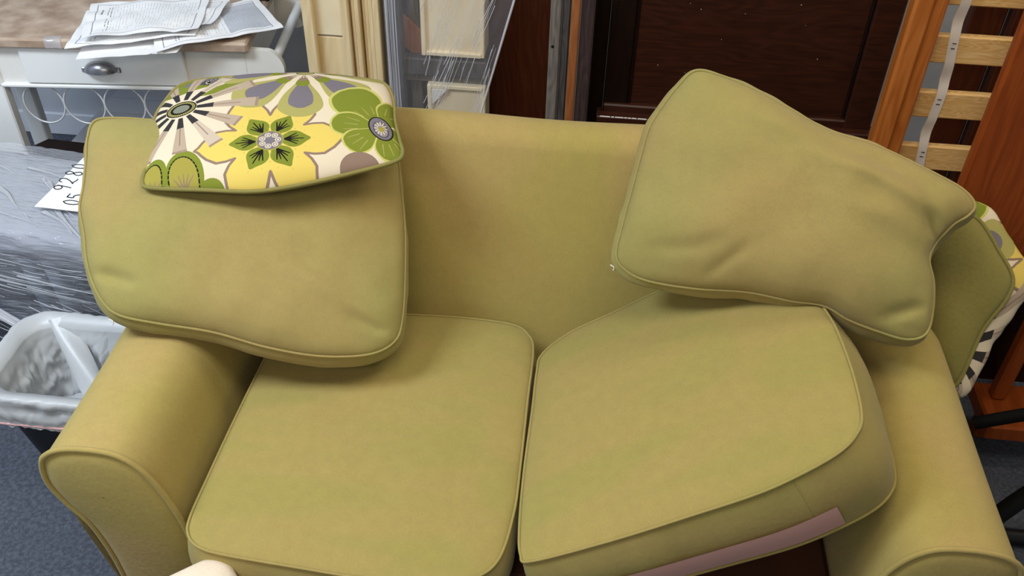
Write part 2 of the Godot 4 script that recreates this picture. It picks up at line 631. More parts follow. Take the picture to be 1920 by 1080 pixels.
# o: front, back (heights), power, thick (four corners), corner_w (four corners), bulge, folds, lumps, rough, piping
func cushion(called: String, label: String, category: String, xf: Transform3D, sides: Array, mf: Material, o: Dictionary, group := "") -> Node3D:
	var t := thing(called, label, category, xf, group)
	var n: int = o.get("cells", 96)
	var sd := outline(sides)
	var bl: Vector2 = sd[0][0]
	var br: Vector2 = sd[1][0]
	var tr: Vector2 = sd[2][0]
	var tl: Vector2 = sd[3][0]
	var eb := []
	var er := []
	var et := []
	var el := []
	var f := []
	for i in n + 1:
		var q := ease_edge(float(i) / n)
		f.append(q)
		eb.append(along(sd[0], q))
		er.append(along(sd[1], q))
		et.append(along(sd[2], 1.0 - q))
		el.append(along(sd[3], 1.0 - q))
	var th: Array = o.get("thick", [0.1, 0.1, 0.1, 0.1])
	var cw: Array = o.get("corner_w", [0.0, 0.0, 0.0, 0.0])
	var pw: float = o.get("power", 0.5)
	var shift: Vector2 = o.get("shift", Vector2.ZERO)
	var nz := noise(o.get("seed", 1), 4.5, 2)
	var amp: float = o.get("rough", 0.004)
	var folds := []
	for fo in o.get("folds", []):
		folds.append([v2(fo[0]), fo[1], fo[2]])
	var front := []
	var backs := []
	var uvs := []
	var lo := Vector2(1e9, 1e9)
	var hi := -lo
	var flat := []
	for i in n + 1:
		var row := PackedVector2Array()
		for j in n + 1:
			var u: float = f[i]
			var v: float = f[j]
			var p: Vector2 = eb[i] * (1 - v) + et[i] * v + el[j] * (1 - u) + er[j] * u - (bl * (1 - u) * (1 - v) + br * u * (1 - v) + tr * u * v + tl * (1 - u) * v)
			row.append(p)
			lo = lo.min(p)
			hi = hi.max(p)
		flat.append(row)
	for i in n + 1:
		var rf := PackedVector3Array()
		var rb := PackedVector3Array()
		var ru := PackedVector2Array()
		for j in n + 1:
			var u: float = f[i]
			var v: float = f[j]
			var p: Vector2 = flat[i][j]
			var base: float = lerpf(lerpf(cw[0], cw[1], u), lerpf(cw[3], cw[2], u), v)
			var tk: float = lerpf(lerpf(th[0], th[1], u), lerpf(th[3], th[2], u), v)
			var a := 1.0 - pow(absf(2.0 * u - 1.0), 3.0)
			var b := 1.0 - pow(absf(2.0 * v - 1.0), 3.0)
			var m := pow(maxf(a * b, 0.0), pw)
			var edge := clampf(minf(a, b) * 3.0, 0.0, 1.0)
			var z: float = base + o.get("front", 0.05) * m + nz.get_noise_2d(p.x * 1.0, p.y * 1.0) * amp * edge
			for lu in o.get("lumps", []):
				z += lu[3] * exp(-(pow(p.x - lu[0], 2.0) + pow(p.y - lu[1], 2.0)) / (lu[2] * lu[2]))
			for fo in folds:
				var dh := seg_dist(p, fo[0])
				if dh[0] < fo[2] * 3.0:
					var taper: float = sin(PI * clampf(dh[1] * 0.9 + 0.08, 0.0, 1.0))
					z += fo[1] * exp(-pow(dh[0] / fo[2], 2.0)) * taper
			rf.append(Vector3(p.x, p.y, z))
			rb.append(Vector3(p.x + shift.x * u, p.y + shift.y * v, base - tk - o.get("back", 0.03) * m))
			ru.append(Vector2((p.x - lo.x) / (hi.x - lo.x), 1.0 - (p.y - lo.y) / (hi.y - lo.y)))
		front.append(rf)
		backs.append(rb)
		uvs.append(ru)
	var s := st0()
	grid(s, front, Vector3(0, 0, 1), 0, uvs)
	obj(o.get("face_name", "front_panel"), s, o.get("face", mf), t)
	s = st0()
	grid(s, backs, Vector3(0, 0, -1))
	obj("back_panel", s, mf, t)
	var seam := PackedVector3Array()
	var seam2 := PackedVector3Array()
	for i in n:
		seam.append(front[i][0])
		seam2.append(backs[i][0])
	for j in n:
		seam.append(front[n][j])
		seam2.append(backs[n][j])
	for i in n:
		seam.append(front[n - i][n])
		seam2.append(backs[n - i][n])
	for j in n:
		seam.append(front[0][n - j])
		seam2.append(backs[0][n - j])
	var cnt := seam.size()
	var outw := PackedVector3Array()
	for k in cnt:
		var d := seam[(k + 1) % cnt] - seam[(k - 1 + cnt) % cnt]
		outw.append(Vector3(d.y, -d.x, 0).normalized())
	if th.max() > 0.012:
		var rings := []
		for r in 9:
			var q := r / 8.0
			var ring := PackedVector3Array()
			for k in cnt:
				var p := seam[k].lerp(seam2[k], q)
				var wob := 1.0 + 0.25 * nz.get_noise_2d(p.x * 2.0 + 3.0, p.y * 2.0)
				ring.append(p + outw[k] * o.get("bulge", 0.012) * sin(PI * q) * wob)
			rings.append(ring)
		var rr := []
		var ru := []
		for q in rings:
			var w: PackedVector3Array = q.duplicate()
			w.append(q[0])
			rr.append(w)
			var wu := PackedVector2Array()
			for k in cnt + 1:
				wu.append(Vector2(1.6 * k / cnt, 0.45 + 0.25 * ru.size() / 8.0))
			ru.append(wu)
		s = st0()
		grid(s, rr, Vector3.UP, 0, ru, true)
		obj("boxing", s, mf, t)
		if o.has("box_seam"):
			var k: int = int(o.box_seam * n)
			var line := PackedVector3Array()
			for r in 9:
				line.append(rings[r][k] + outw[k] * 0.0004)
			s = st0()
			tube(s, line, 0.0013, 5)
			obj("boxing_seam", s, mf, t)
		if o.has("zipper"):
			var k: int = int(o.zipper * n)
			var c: Vector3 = rings[3][k] + outw[k] * 0.004
			s = st0()
			tube(s, smooth3(PackedVector3Array([c, c + Vector3(0.004, -0.001, 0.002), c + Vector3(0.008, -0.003, 0.002), c + Vector3(0.009, -0.007, -0.002), c + Vector3(0.007, -0.008, -0.005)]), 5), 0.0013, 6)
			tag(obj("zipper_pull", s, M.webbing, t), "small pale zipper pull")
		if o.has("strip"):
			# a strip of lining sewn onto the lower part of the front boxing
			var sp: Array = o.strip
			var rows := []
			for r in 7:
				var q: float = lerpf(sp[2], sp[3], r / 6.0)
				var row := PackedVector3Array()
				for k in n + 1:
					var g := float(k) / n
					if g < sp[0] or g > sp[1] - 0.025 * pow(1.0 - r / 6.0, 2.0):
						continue
					row.append(seam[k].lerp(seam2[k], q) + outw[k] * (o.get("bulge", 0.012) * 1.25 * sin(PI * q) + 0.0012))
				rows.append(row)
			var least := 9999
			for w in rows:
				least = mini(least, w.size())
			for i in rows.size():
				rows[i] = rows[i].slice(0, least)
			s = st0()
			grid(s, rows, Vector3(0, -1, 0))
			tag(obj("lining_strip", s, M.lining, t), "strip of pink lining fabric")
	if o.get("piping", true):
		var pr: float = o.get("pipe", 0.0028)
		for k in (2 if th.max() > 0.012 and not o.has("one_pipe") else 1):
			var line := PackedVector3Array()
			for i in cnt:
				var p := seam[i] if k == 0 else seam2[i]
				line.append(p + outw[i] * pr * 0.6 + Vector3(0, 0, 0.0015 if k == 0 else -0.0015))
			s = st0()
			tube(s, line, pr, 6, true)
			obj("piping", s, o.get("pipe_mat", mf), t)
	return t

func cushions():
	cushion("seat_cushion", "flat olive green seat cushion lying in place on the left half of the sofa", "cushion",
		frame(Vector3(-0.585, 0.455, 0.045), Vector3(1, 0, 0), Vector3(0, 0, -1)),
		[[0.004, 0.004, 0.031, -0.018, 0.082, -0.028, 0.216, -0.038, 0.330, -0.045, 0.440, -0.043, 0.515, -0.024],
		[0.556, 0.020, 0.572, 0.123, 0.573, 0.236, 0.571, 0.405, 0.570, 0.549],
		[0.555, 0.599, 0.516, 0.628, 0.406, 0.637, 0.285, 0.632, 0.129, 0.625, 0.035, 0.610],
		[0.009, 0.571, 0.005, 0.494, 0.000, 0.379, -0.004, 0.259, -0.006, 0.126, -0.006, 0.040]],
		M.seat, {"front": 0.022, "back": 0.004, "power": 0.6, "thick": [0.135, 0.135, 0.135, 0.135], "bulge": 0.012, "seed": 3, "rough": 0.004}, "sofa seat cushions")
	cushion("seat_cushion", "olive green seat cushion tilted up onto the right arm, pink lining showing at its front", "cushion",
		frame(Vector3(0.010, 0.460, 0.021), Vector3(0.8744, 0.4204, -0.2422), Vector3(-0.2212, -0.0989, -0.9702)),
		[[0.003, 0.005, 0.022, -0.017, 0.168, -0.039, 0.310, -0.052, 0.420, -0.060, 0.495, -0.056, 0.564, -0.044],
		[0.604, -0.023, 0.628, 0.010, 0.651, 0.093, 0.668, 0.188, 0.675, 0.267],
		[0.670, 0.404, 0.634, 0.470, 0.573, 0.505, 0.482, 0.525, 0.399, 0.534, 0.297, 0.529, 0.195, 0.525],
		[0.124, 0.495, 0.103, 0.444, 0.077, 0.341, 0.038, 0.195, 0.011, 0.074]],
		M.seat, {"front": 0.022, "back": 0.01, "power": 0.6, "thick": [0.135, 0.172, 0.15, 0.13], "bulge": 0.016, "shift": Vector2(0.024, 0.0), "seed": 8, "rough": 0.004, "box_seam": 0.72, "strip": [0.12, 0.80, 0.52, 0.97]}, "sofa seat cushions")
	cushion("back_cushion", "plump olive green back cushion on the left arm, under the floral pillow", "cushion",
		frame(Vector3(-0.811, 0.680, -0.277), Vector3(0.9680, -0.2038, -0.1466), Vector3(-0.0321, 0.4786, -0.8774)),
		[[-0.008, 0.013, 0.025, -0.004, 0.094, -0.009, 0.194, -0.012, 0.298, -0.028, 0.401, -0.032, 0.494, -0.016],
		[0.541, 0.017, 0.551, 0.064, 0.546, 0.157, 0.534, 0.265, 0.515, 0.362, 0.502, 0.425],
		[0.485, 0.468, 0.432, 0.477, 0.329, 0.473, 0.166, 0.448, 0.009, 0.421, -0.062, 0.412],
		[-0.111, 0.397, -0.117, 0.356, -0.109, 0.308, -0.101, 0.250, -0.097, 0.203, -0.077, 0.149, -0.060, 0.095, -0.037, 0.049]],
		M.pillow, {"front": 0.062, "back": 0.02, "power": 0.6, "thick": [0.055, 0.07, 0.1, 0.08], "bulge": 0.012, "seed": 14, "rough": 0.007, "zipper": 0.08,
		"folds": [[[0.30, 0.13, 0.42, 0.08, 0.51, 0.045], 0.008, 0.02], [[0.44, 0.05, 0.50, 0.03, 0.53, 0.028], -0.01, 0.010], [[-0.045, 0.07, -0.01, 0.065, 0.05, 0.05], -0.012, 0.012]]}, "sofa back cushions")
	cushion("back_cushion", "olive green back cushion slumped askew across the right arm and the tilted seat cushion", "cushion",
		frame(Vector3(0.146, 0.740, -0.500), Vector3(0.9727, -0.0685, 0.2219), Vector3(0.2029, 0.7151, -0.6689)),
		[[-0.003, 0.001, 0.023, -0.022, 0.069, -0.030, 0.157, -0.020, 0.255, 0.001, 0.336, 0.007, 0.399, 0.015, 0.448, 0.002, 0.508, -0.004, 0.557, -0.004],
		[0.586, 0.015, 0.586, 0.060, 0.574, 0.110, 0.556, 0.150, 0.562, 0.185, 0.580, 0.225, 0.602, 0.250],
		[0.606, 0.272, 0.575, 0.294, 0.508, 0.312, 0.413, 0.333, 0.320, 0.340, 0.243, 0.362, 0.165, 0.384, 0.095, 0.396],
		[0.043, 0.394, 0.017, 0.352, -0.001, 0.304, -0.012, 0.262, -0.012, 0.206, -0.010, 0.140, -0.008, 0.063]],
		M.pillow, {"front": 0.078, "back": 0.02, "power": 0.62, "thick": [0.035, 0.105, 0.06, 0.06], "bulge": 0.014, "seed": 21, "rough": 0.009, "zipper": 0.06,
		"folds": [[[0.52, 0.24, 0.56, 0.19, 0.565, 0.15], -0.014, 0.014], [[0.06, 0.03, 0.14, 0.05, 0.19, 0.085], -0.007, 0.016], [[0.17, 0.0, 0.21, 0.05, 0.24, 0.09], -0.006, 0.012],
		[[0.50, 0.02, 0.55, 0.05, 0.575, 0.06], -0.01, 0.014], [[0.28, 0.28, 0.42, 0.265, 0.52, 0.235, 0.58, 0.225], 0.010, 0.016], [[0.34, 0.305, 0.46, 0.29, 0.56, 0.26], -0.010, 0.014], [[0.15, 0.33, 0.26, 0.31, 0.34, 0.29], 0.006, 0.02], [[0.36, 0.20, 0.46, 0.20, 0.53, 0.17], 0.006, 0.02]]}, "sofa back cushions")
	var fl := floral_material()
	cushion("floral_pillow", "cream throw pillow with a big yellow flower, lying on the left back cushion", "pillow",
		frame(Vector3(-0.782, 0.846, -0.461), Vector3(0.9652, 0.0520, -0.2564), Vector3(-0.2616, 0.1793, -0.9484)),
		[[0.001, 0.012, 0.018, -0.006, 0.115, -0.027, 0.216, -0.047, 0.308, -0.042, 0.402, -0.026, 0.481, -0.008],
		[0.501, 0.011, 0.498, 0.056, 0.494, 0.110, 0.496, 0.178],
		[0.485, 0.228, 0.450, 0.252, 0.326, 0.292, 0.178, 0.307, 0.087, 0.309],
		[0.049, 0.293, 0.027, 0.251, 0.011, 0.205, 0.006, 0.139, 0.005, 0.060]],
		M.back_green, {"front": 0.045, "back": 0.04, "power": 0.6, "thick": [0.004, 0.004, 0.004, 0.004], "seed": 31, "rough": 0.004, "face": fl, "face_name": "floral_panel", "pipe": 0.0045, "pipe_mat": M.back_green}, "floral throw pillows")
	cushion("floral_pillow", "floral throw pillow with plain green back turned out, wedged outside the right sofa arm", "pillow",
		frame(Vector3(0.874, 0.473, -0.497), Vector3(0.2818, 0.8666, -0.4118), Vector3(-0.8195, -0.0058, -0.5730)),
		[[0.000, 0.000, 0.127, 0.002, 0.207, -0.010],
		[0.251, -0.001, 0.289, 0.045, 0.321, 0.087],
		[0.333, 0.115, 0.327, 0.151, 0.297, 0.166],
		[0.237, 0.161, 0.141, 0.127, 0.045, 0.065]],
		fl, {"front": 0.03, "back": 0.05, "power": 0.5, "one_pipe": true, "bulge": 0.03, "thick": [0.05, 0.07, 0.05, 0.04], "seed": 33, "rough": 0.006, "face": M.back_green, "face_name": "green_panel", "pipe": 0.0045, "pipe_mat": M.back_green, "cells": 64}, "floral throw pillows")

# ------------------------------------------------------------------ floral print
func fill(im: Image, p: PackedVector2Array, c: Color):
	var w := im.get_width()
	var h := im.get_height()
	var y0 := h
	var y1 := 0
	for q in p:
		y0 = mini(y0, int(q.y))
		y1 = maxi(y1, int(q.y) + 1)
	y0 = maxi(y0, 0)
	y1 = mini(y1, h - 1)
	for y in range(y0, y1 + 1):
		var yy := y + 0.5
		var xs := []
		for i in p.size():
			var a := p[i]
			var b := p[(i + 1) % p.size()]
			if (a.y <= yy) != (b.y <= yy):
				xs.append(a.x + (yy - a.y) / (b.y - a.y) * (b.x - a.x))
		xs.sort()
		for i in range(0, xs.size() - 1, 2):
			var x0 := clampi(roundi(xs[i]), 0, w)
			var x1 := clampi(roundi(xs[i + 1]), 0, w)
			if x1 > x0:
				im.fill_rect(Rect2i(x0, y, x1 - x0, 1), c)

func stroke(im: Image, p: PackedVector2Array, r: float, c: Color, r_end := -1.0):
	for i in p.size() - 1:
		var a := p[i]
		var b := p[i + 1]
		var ra := r if r_end < 0 else lerpf(r, r_end, float(i) / (p.size() - 1))
		var rb := r if r_end < 0 else lerpf(r, r_end, float(i + 1) / (p.size() - 1))
		var d := (b - a).normalized().orthogonal()
		fill(im, PackedVector2Array([a + d * ra, b + d * rb, b - d * rb, a - d * ra]), c)
		disc(im, a, ra, ra, c)
		disc(im, b, rb, rb, c)

func disc(im: Image, m: Vector2, rx: float, ry: float, c: Color, turn := 0.0):
	var p := PackedVector2Array()
	for k in 28:
		p.append(m + Vector2(cos(TAU * k / 28.0) * rx, sin(TAU * k / 28.0) * ry).rotated(turn))
	fill(im, p, c)

func bez(pts: PackedVector2Array, per := 8, closed := true) -> PackedVector2Array:
	var q := PackedVector3Array()
	for p in pts:
		q.append(Vector3(p.x, p.y, 0))
	var out := PackedVector2Array()
	for p in smooth3(q, per, closed):
		out.append(Vector2(p.x, p.y))
	return out

# a petal from its root to its tip; shape: widths along its length
func petal(root: Vector2, tip: Vector2, widths: Array) -> PackedVector2Array:
	var d := tip - root
	var n := d.orthogonal()
	var a := PackedVector2Array([root])
	var b := PackedVector2Array()
	for w in widths:
		a.append(root + d * w[0] + n * w[1])
		b.append(root + d * w[0] - n * w[1])
	b.reverse()
	a.append(tip)
	a.append_array(b)
	return a

func floral_material() -> StandardMaterial3D:
	var W := 1440
	var H := 1110
	var im := Image.create(W, H, true, Image.FORMAT_RGB8)
	var cream := Color(0.86, 0.80, 0.70)
	var yellow := Color(0.86, 0.76, 0.39)
	var green := Color(0.49, 0.52, 0.19)
	var lime := Color(0.66, 0.63, 0.38)
	var grey := Color(0.47, 0.44, 0.47)
	var taupe := Color(0.55, 0.46, 0.40)
	var beige := Color(0.70, 0.62, 0.54)
	var olive := Color(0.62, 0.58, 0.27)
	var dark := Color(0.13, 0.12, 0.10)
	im.fill(cream)
	var sc := func(u: float, v: float): return Vector2(u * W, v * H)
	var R := float(H)
	# --- leaves and small dark flower at the far left corner
	fill(im, bez(PackedVector2Array([sc.call(0.03, 0.12), sc.call(0.10, 0.03), sc.call(0.25, 0.01), sc.call(0.42, 0.06), sc.call(0.36, 0.14), sc.call(0.22, 0.19), sc.call(0.08, 0.22)])), green)
	fill(im, bez(PackedVector2Array([sc.call(0.20, 0.26), sc.call(0.30, 0.19), sc.call(0.44, 0.12), sc.call(0.46, 0.15), sc.call(0.36, 0.24), sc.call(0.25, 0.28)])), green)
	fill(im, bez(PackedVector2Array([sc.call(0.13, 0.12), sc.call(0.2, 0.06), sc.call(0.31, 0.07), sc.call(0.34, 0.12), sc.call(0.24, 0.155)])), grey)
	for k in 16:
		var a := TAU * k / 16.0
		var m: Vector2 = sc.call(0.256, 0.126)
		stroke(im, PackedVector2Array([m + Vector2(cos(a) * 22, sin(a) * 16), m + Vector2(cos(a) * 74, sin(a) * 46)]), 4, dark)
		disc(im, m + Vector2(cos(a) * 40, sin(a) * 28), 5, 5, cream)
	# --- green leaves with dashed outline at the front left
	for lf in [[0.035, 0.87, 0.06, 0.15, 0.15], [0.165, 0.87, 0.075, 0.16, -0.12], [0.255, 1.0, 0.06, 0.09, 0.3]]:
		disc(im, sc.call(lf[0], lf[1]), lf[2] * W, lf[3] * H, green, lf[4])
	for lf in [[0.028, 0.885, 0.043, 0.125, 0.15], [0.16, 0.885, 0.056, 0.13, -0.12]]:
		disc(im, sc.call(lf[0], lf[1]), lf[2] * W, lf[3] * H, olive, lf[4])
		for k in 30:
			var p := PackedVector2Array()
			for j in 3:
				var a := TAU * (k + j * 0.28) / 30.0
				p.append(sc.call(lf[0], lf[1]) + Vector2(cos(a) * lf[2] * W * 1.05, sin(a) * lf[3] * H * 1.04).rotated(lf[4]))
			stroke(im, p, 4, dark)
		for k in 5:
			var a := -PI / 2 + (k - 2) * 0.32
			stroke(im, PackedVector2Array([sc.call(lf[0], lf[1] + 0.06), sc.call(lf[0], lf[1] + 0.06) + Vector2(cos(a), sin(a)) * 95]), 5, taupe, 2)
	# --- yellow flower
	var c1: Vector2 = sc.call(0.498, 0.737)
	var star := PackedVector2Array()
	for k in 6:
		var a := TAU * k / 6.0 + 0.02
		var pts := [[-TAU / 12.0, 0.20], [-0.46, 0.245], [-0.38, 0.290], [-0.22, 0.328], [-0.12, 0.348], [-0.05, 0.362], [0.0, 0.382], [0.05, 0.362], [0.12, 0.348], [0.22, 0.328], [0.38, 0.290], [0.46, 0.245]]
		for q in pts:
			star.append(c1 + Vector2(cos(a + q[0]), sin(a + q[0])) * R * q[1])
	fill(im, star, yellow)
	var ring := star.duplicate()
	ring.append(star[0])
	stroke(im, ring, 8, taupe)
	for k in 6:
		var a := TAU * k / 6.0 + 0.02
		var tip := c1 + Vector2(cos(a), sin(a)) * R * 0.205
		var root := c1 + Vector2(cos(a), sin(a)) * R * 0.05
		for j in 26:
			var f := j / 25.0
			var pp := petal(root, tip, [[0.25, 0.26], [0.5, 0.36], [0.75, 0.28]])
			var q := pp[int(f * (pp.size() - 1))]
			var d := (q - (root + tip) / 2.0).normalized()
			stroke(im, PackedVector2Array([q + d * 12, q + d * 24]), 1.5, olive.lerp(yellow, 0.5))
		fill(im, bez(petal(root, tip, [[0.12, 0.2], [0.35, 0.36], [0.6, 0.34], [0.85, 0.15]])), green)
		for j in 5:
			var b := a + (j - 2) * 0.28
			var r0 := root + (tip - root) * 0.16
			stroke(im, PackedVector2Array([r0, r0 + Vector2(cos(b), sin(b)) * R * (0.095 if j == 2 else 0.07)]), 6, dark, 3)
	disc(im, c1, 78, 80, olive)
	disc(im, c1, 70, 72, grey)
	for k in 7:
		var m := c1 + Vector2(cos(TAU * k / 7.0), sin(TAU * k / 7.0)) * 46
		disc(im, m, 18, 18, cream)
		disc(im, m, 12, 12, grey)
		disc(im, m, 7, 7, cream)
	# --- grey and olive flower at the top
	var c2: Vector2 = sc.call(0.638, 0.105)
	for k in 8:
		var a := TAU * (k + 0.08) / 8.0
		var len := R * 0.47
		var tip := c2 + Vector2(cos(a), sin(a)) * len
		fill(im, bez(petal(c2, tip, [[0.3, 0.07], [0.6, 0.21], [0.82, 0.25], [0.96, 0.14]])), lime)
		fill(im, bez(petal(c2 + (tip - c2) * 0.2, c2 + (tip - c2) * 0.84, [[0.3, 0.10], [0.6, 0.2], [0.85, 0.21], [0.97, 0.1]])), grey)
		fill(im, bez(petal(c2 + (tip - c2) * 0.08, c2 + (tip - c2) * 0.4, [[0.3, 0.10], [0.6, 0.22], [0.85, 0.24], [0.97, 0.1]])), green)
		fill(im, bez(petal(c2 + (tip - c2) * 0.06, c2 + (tip - c2) * 0.28, [[0.3, 0.08], [0.6, 0.2], [0.85, 0.22], [0.97, 0.1]])), taupe)
		for j in 3:
			var b := a + (j - 1) * 0.16
			stroke(im, PackedVector2Array([c2, c2 + Vector2(cos(b) * 1.15, sin(b)) * R * 0.085]), 3, cream)
	disc(im, c2, 56, 40, dark)
	disc(im, c2, 47, 31, lime)
	# --- beige daisy at the left
	var c3: Vector2 = sc.call(0.139, 0.364)
	for k in 13:
		var a := TAU * k / 13.0 + 0.1
		var d := Vector2(cos(a) * 1.05, sin(a))
		var n := d.orthogonal()
		var len := R * (0.375 if k % 2 == 0 else 0.34)
		var p0 := c3 + d * R * 0.08
		var p1 := c3 + d * len
		fill(im, PackedVector2Array([p0 + n * 13, p1 + n * 42, p1 - n * 42, p0 - n * 13]), beige if k % 3 != 2 else Color(0.77, 0.70, 0.62))
		stroke(im, PackedVector2Array([c3 + d * R * 0.17, c3 + d * R * 0.30]), 3, taupe)
		fill(im, PackedVector2Array([p1 + n * 42, p1 + d * 17 + n * 44, p1 + d * 17 - n * 44, p1 - n * 42]), taupe.lerp(beige, 0.35))
		fill(im, PackedVector2Array([p0 + n * 13, c3 + d * R * 0.165 + n * 21, c3 + d * R * 0.165 - n * 21, p0 - n * 13]), Color(0.22, 0.21, 0.21))
	disc(im, c3, 92, 74, dark)
	disc(im, c3, 84, 66, lime)
	for k in 36:
		var d := Vector2(cos(TAU * k / 36.0) * 1.2, sin(TAU * k / 36.0))
		stroke(im, PackedVector2Array([c3 + d * 58, c3 + d * 70]), 2, dark)
	disc(im, c3, 66, 52, dark)
	disc(im, c3, 50, 37, Color(0.50, 0.51, 0.45))
	# --- green flower at the right
	var c4: Vector2 = sc.call(0.93, 0.68)
	for k in 6:
		var a: float = [4.235, 3.36, 2.48, 1.30, 5.2, 0.3][k]
		var len: float = R * [0.38, 0.26, 0.23, 0.22, 0.26, 0.2][k]
		var tip := c4 + Vector2(cos(a), sin(a)) * len
		fill(im, bez(petal(c4, tip, [[0.3, 0.2], [0.6, 0.37], [0.88, 0.3], [0.99, 0.12]])), Color(0.76, 0.74, 0.42))
		fill(im, bez(petal(c4, c4 + (tip - c4) * 0.96, [[0.3, 0.18], [0.6, 0.34], [0.88, 0.28], [0.99, 0.1]])), green)
		for j in 3:
			var b := a + (j - 1) * 0.26
			stroke(im, PackedVector2Array([c4 + Vector2(cos(b), sin(b)) * R * 0.12, c4 + Vector2(cos(b), sin(b)) * R * 0.19]), 3, lime, 1.5)
	disc(im, c4, 66, 105, dark, -0.25)
	disc(im, c4, 58, 96, grey, -0.25)
	disc(im, c4 + Vector2(0, 10), 40, 68, dark, -0.25)
	disc(im, c4 + Vector2(0, 10), 36, 64, grey.lightened(0.15), -0.25)
	for k in 12:
		var a := TAU * k / 12.0
		stroke(im, PackedVector2Array([c4 + Vector2(cos(a) * 18, sin(a) * 26), c4 + Vector2(cos(a) * 36, sin(a) * 56)]), 3, cream)
	disc(im, c4 + Vector2(4, 8), 17, 24, olive)
	# --- brown disc at the front right
	disc(im, sc.call(0.835, 0.945), 0.08 * W, 0.10 * H, taupe)
	stroke(im, PackedVector2Array([sc.call(0.82, 0.99), sc.call(0.833, 0.94)]), 5, dark)
	stroke(im, PackedVector2Array([sc.call(0.80, 0.985), sc.call(0.808, 0.965)]), 4, dark)
	var m := StandardMaterial3D.new()
	m.albedo_texture = tex(im)
	m.roughness = 0.9
	m.metallic_specular = 0.2
	return m

# ------------------------------------------------------------------ left side
func kitchen_cart():
	var t := thing("kitchen_cart", "white wooden kitchen cart with brown stone-look top, drawer and towel bar", "kitchen cart", at(Vector3(-0.871, 0, -1.303), 5.7))
	var s := st0()
	bx(s, Vector3(-0.84, 0.71, -0.49), Vector3(0.0, 0.74, 0.0), 0.006)
	obj("countertop", s, M.stone, t)
	s = st0()
	bx(s, Vector3(-0.72, 0.59, -0.055), Vector3(-0.018, 0.71, -0.03), 0.002)
	bx(s, Vector3(-0.80, 0.59, -0.46), Vector3(-0.775, 0.71, -0.06), 0.002)
	bx(s, Vector3(-0.043, 0.59, -0.46), Vector3(-0.018, 0.71, -0.06), 0.002)
	bx(s, Vector3(-0.78, 0.59, -0.465), Vector3(-0.04, 0.71, -0.445), 0.002)
	obj("apron", s, M.white_worn, t)
	obj("apron_lip", box(Vector3(-0.735, 0.583, -0.06), Vector3(-0.018, 0.594, -0.018), 0.003), M.white, t)
	var dr := obj("drawer", box(Vector3(-0.637, 0.598, -0.032), Vector3(-0.186, 0.706, -0.018), 0.003), M.white, t)
	# cup pull: a quarter of an ellipsoid, hollow below
	s = st0()
	var rows := []
	for i in 13:
		var a := PI * i / 12.0
		var q := PackedVector3Array()
		for j in 9:
			var b := PI * 0.5 * j / 8.0
			q.append(Vector3(-0.42 + cos(a) * 0.046, 0.642 + sin(a) * cos(b) * 0.03, -0.017 + sin(a) * sin(b) * 0.028 + 0.001))
		rows.append(q)
	grid(s, rows, Vector3(0, 0.5, 1))
	for x in [-0.468, -0.372]:
		bx(s, Vector3(x - 0.006, 0.636, -0.019), Vector3(x + 0.006, 0.652, -0.014), 0.002)
	obj("cup_pull", s, M.metal, dr)
	for k in [[-0.79, -0.055], [-0.80, -0.26], [-0.098, -0.055], [-0.098, -0.26]]:
		obj("leg", box(Vector3(k[0], 0.0, k[1]), Vector3(k[0] + (0.08 if k[1] > -0.1 else 0.05), 0.71 if k[0] < -0.5 else 0.592, k[1] + 0.037), 0.004), M.white, t)
	# rows of wire rings under the drawer
	for z in [-0.04, -0.40]:
		for k in 5:
			s = st0()
			var ring := PackedVector3Array()
			for j in 40:
				var a := TAU * j / 40.0
				ring.append(Vector3(-0.622 + 0.1155 * k + cos(a) * 0.057, 0.522 + sin(a) * 0.062, z))
			tube(s, ring, 0.0027, 6, true)
			obj("wire_ring", s, M.wire, t)
	s = st0()
	for z in [-0.04, -0.40]:
		tube(s, PackedVector3Array([Vector3(-0.72, 0.582, z), Vector3(-0.1, 0.582, z)]), 0.0025, 6)
	obj("ring_rail", s, M.wire, t)
	# towel bar on the right end: a rounded bracket plate and a round rod
	for z in [-0.05, -0.44]:
		s = st0()
		var r0 := PackedVector3Array()
		r0.append(Vector3(-0.018, 0.592, z))
		r0.append(Vector3(-0.018, 0.708, z))
		for j in 15:
			var a := PI * 0.42 - j * PI * 0.84 / 14.0
			r0.append(Vector3(0.035 + cos(a) * 0.05, 0.650 + sin(a) * 0.056, z))
		var r1 := PackedVector3Array()
		for p in r0:
			r1.append(p + Vector3(0, 0, 0.02))
		loft(s, [r0, r1], true, true, -1)
		obj("bracket", s, M.white_worn, t)
	s = st0()
	tube(s, PackedVector3Array([Vector3(0.058, 0.668, -0.44), Vector3(0.058, 0.668, -0.036)]), 0.0135, 14)
	obj("towel_bar", s, M.white, t)
	# scrap of tape at the front edge of the countertop
	s = st0()
	rows = []
	for i in 5:
		var q := PackedVector3Array()
		for j in 5:
			q.append(Vector3(-0.545 + 0.045 * i / 4.0, 0.7405 - (0.025 * maxf(0.0, j - 2) / 2.0), 0.0 + (0.003 if j > 2 else -0.02 * (2 - j) / 2.0) + 0.002 * sin(i * 2.0)))
		rows.append(q)
	grid(s, rows, Vector3(0, 1, 0.4))
	tag(obj("tape_scrap", s, M.film_thick), "scrap of clear tape stuck over the stone-look counter edge", "tape").transform = at(Vector3(-0.871, 0, -1.303), 5.7)
	var b := obj("black_tray", box(Vector3(-0.97, 0.7405, -1.66), Vector3(-0.89, 0.757, -1.578), 0.004), M.black)
	tag(b, "flat black case at the far right of the stone-look countertop", "case")

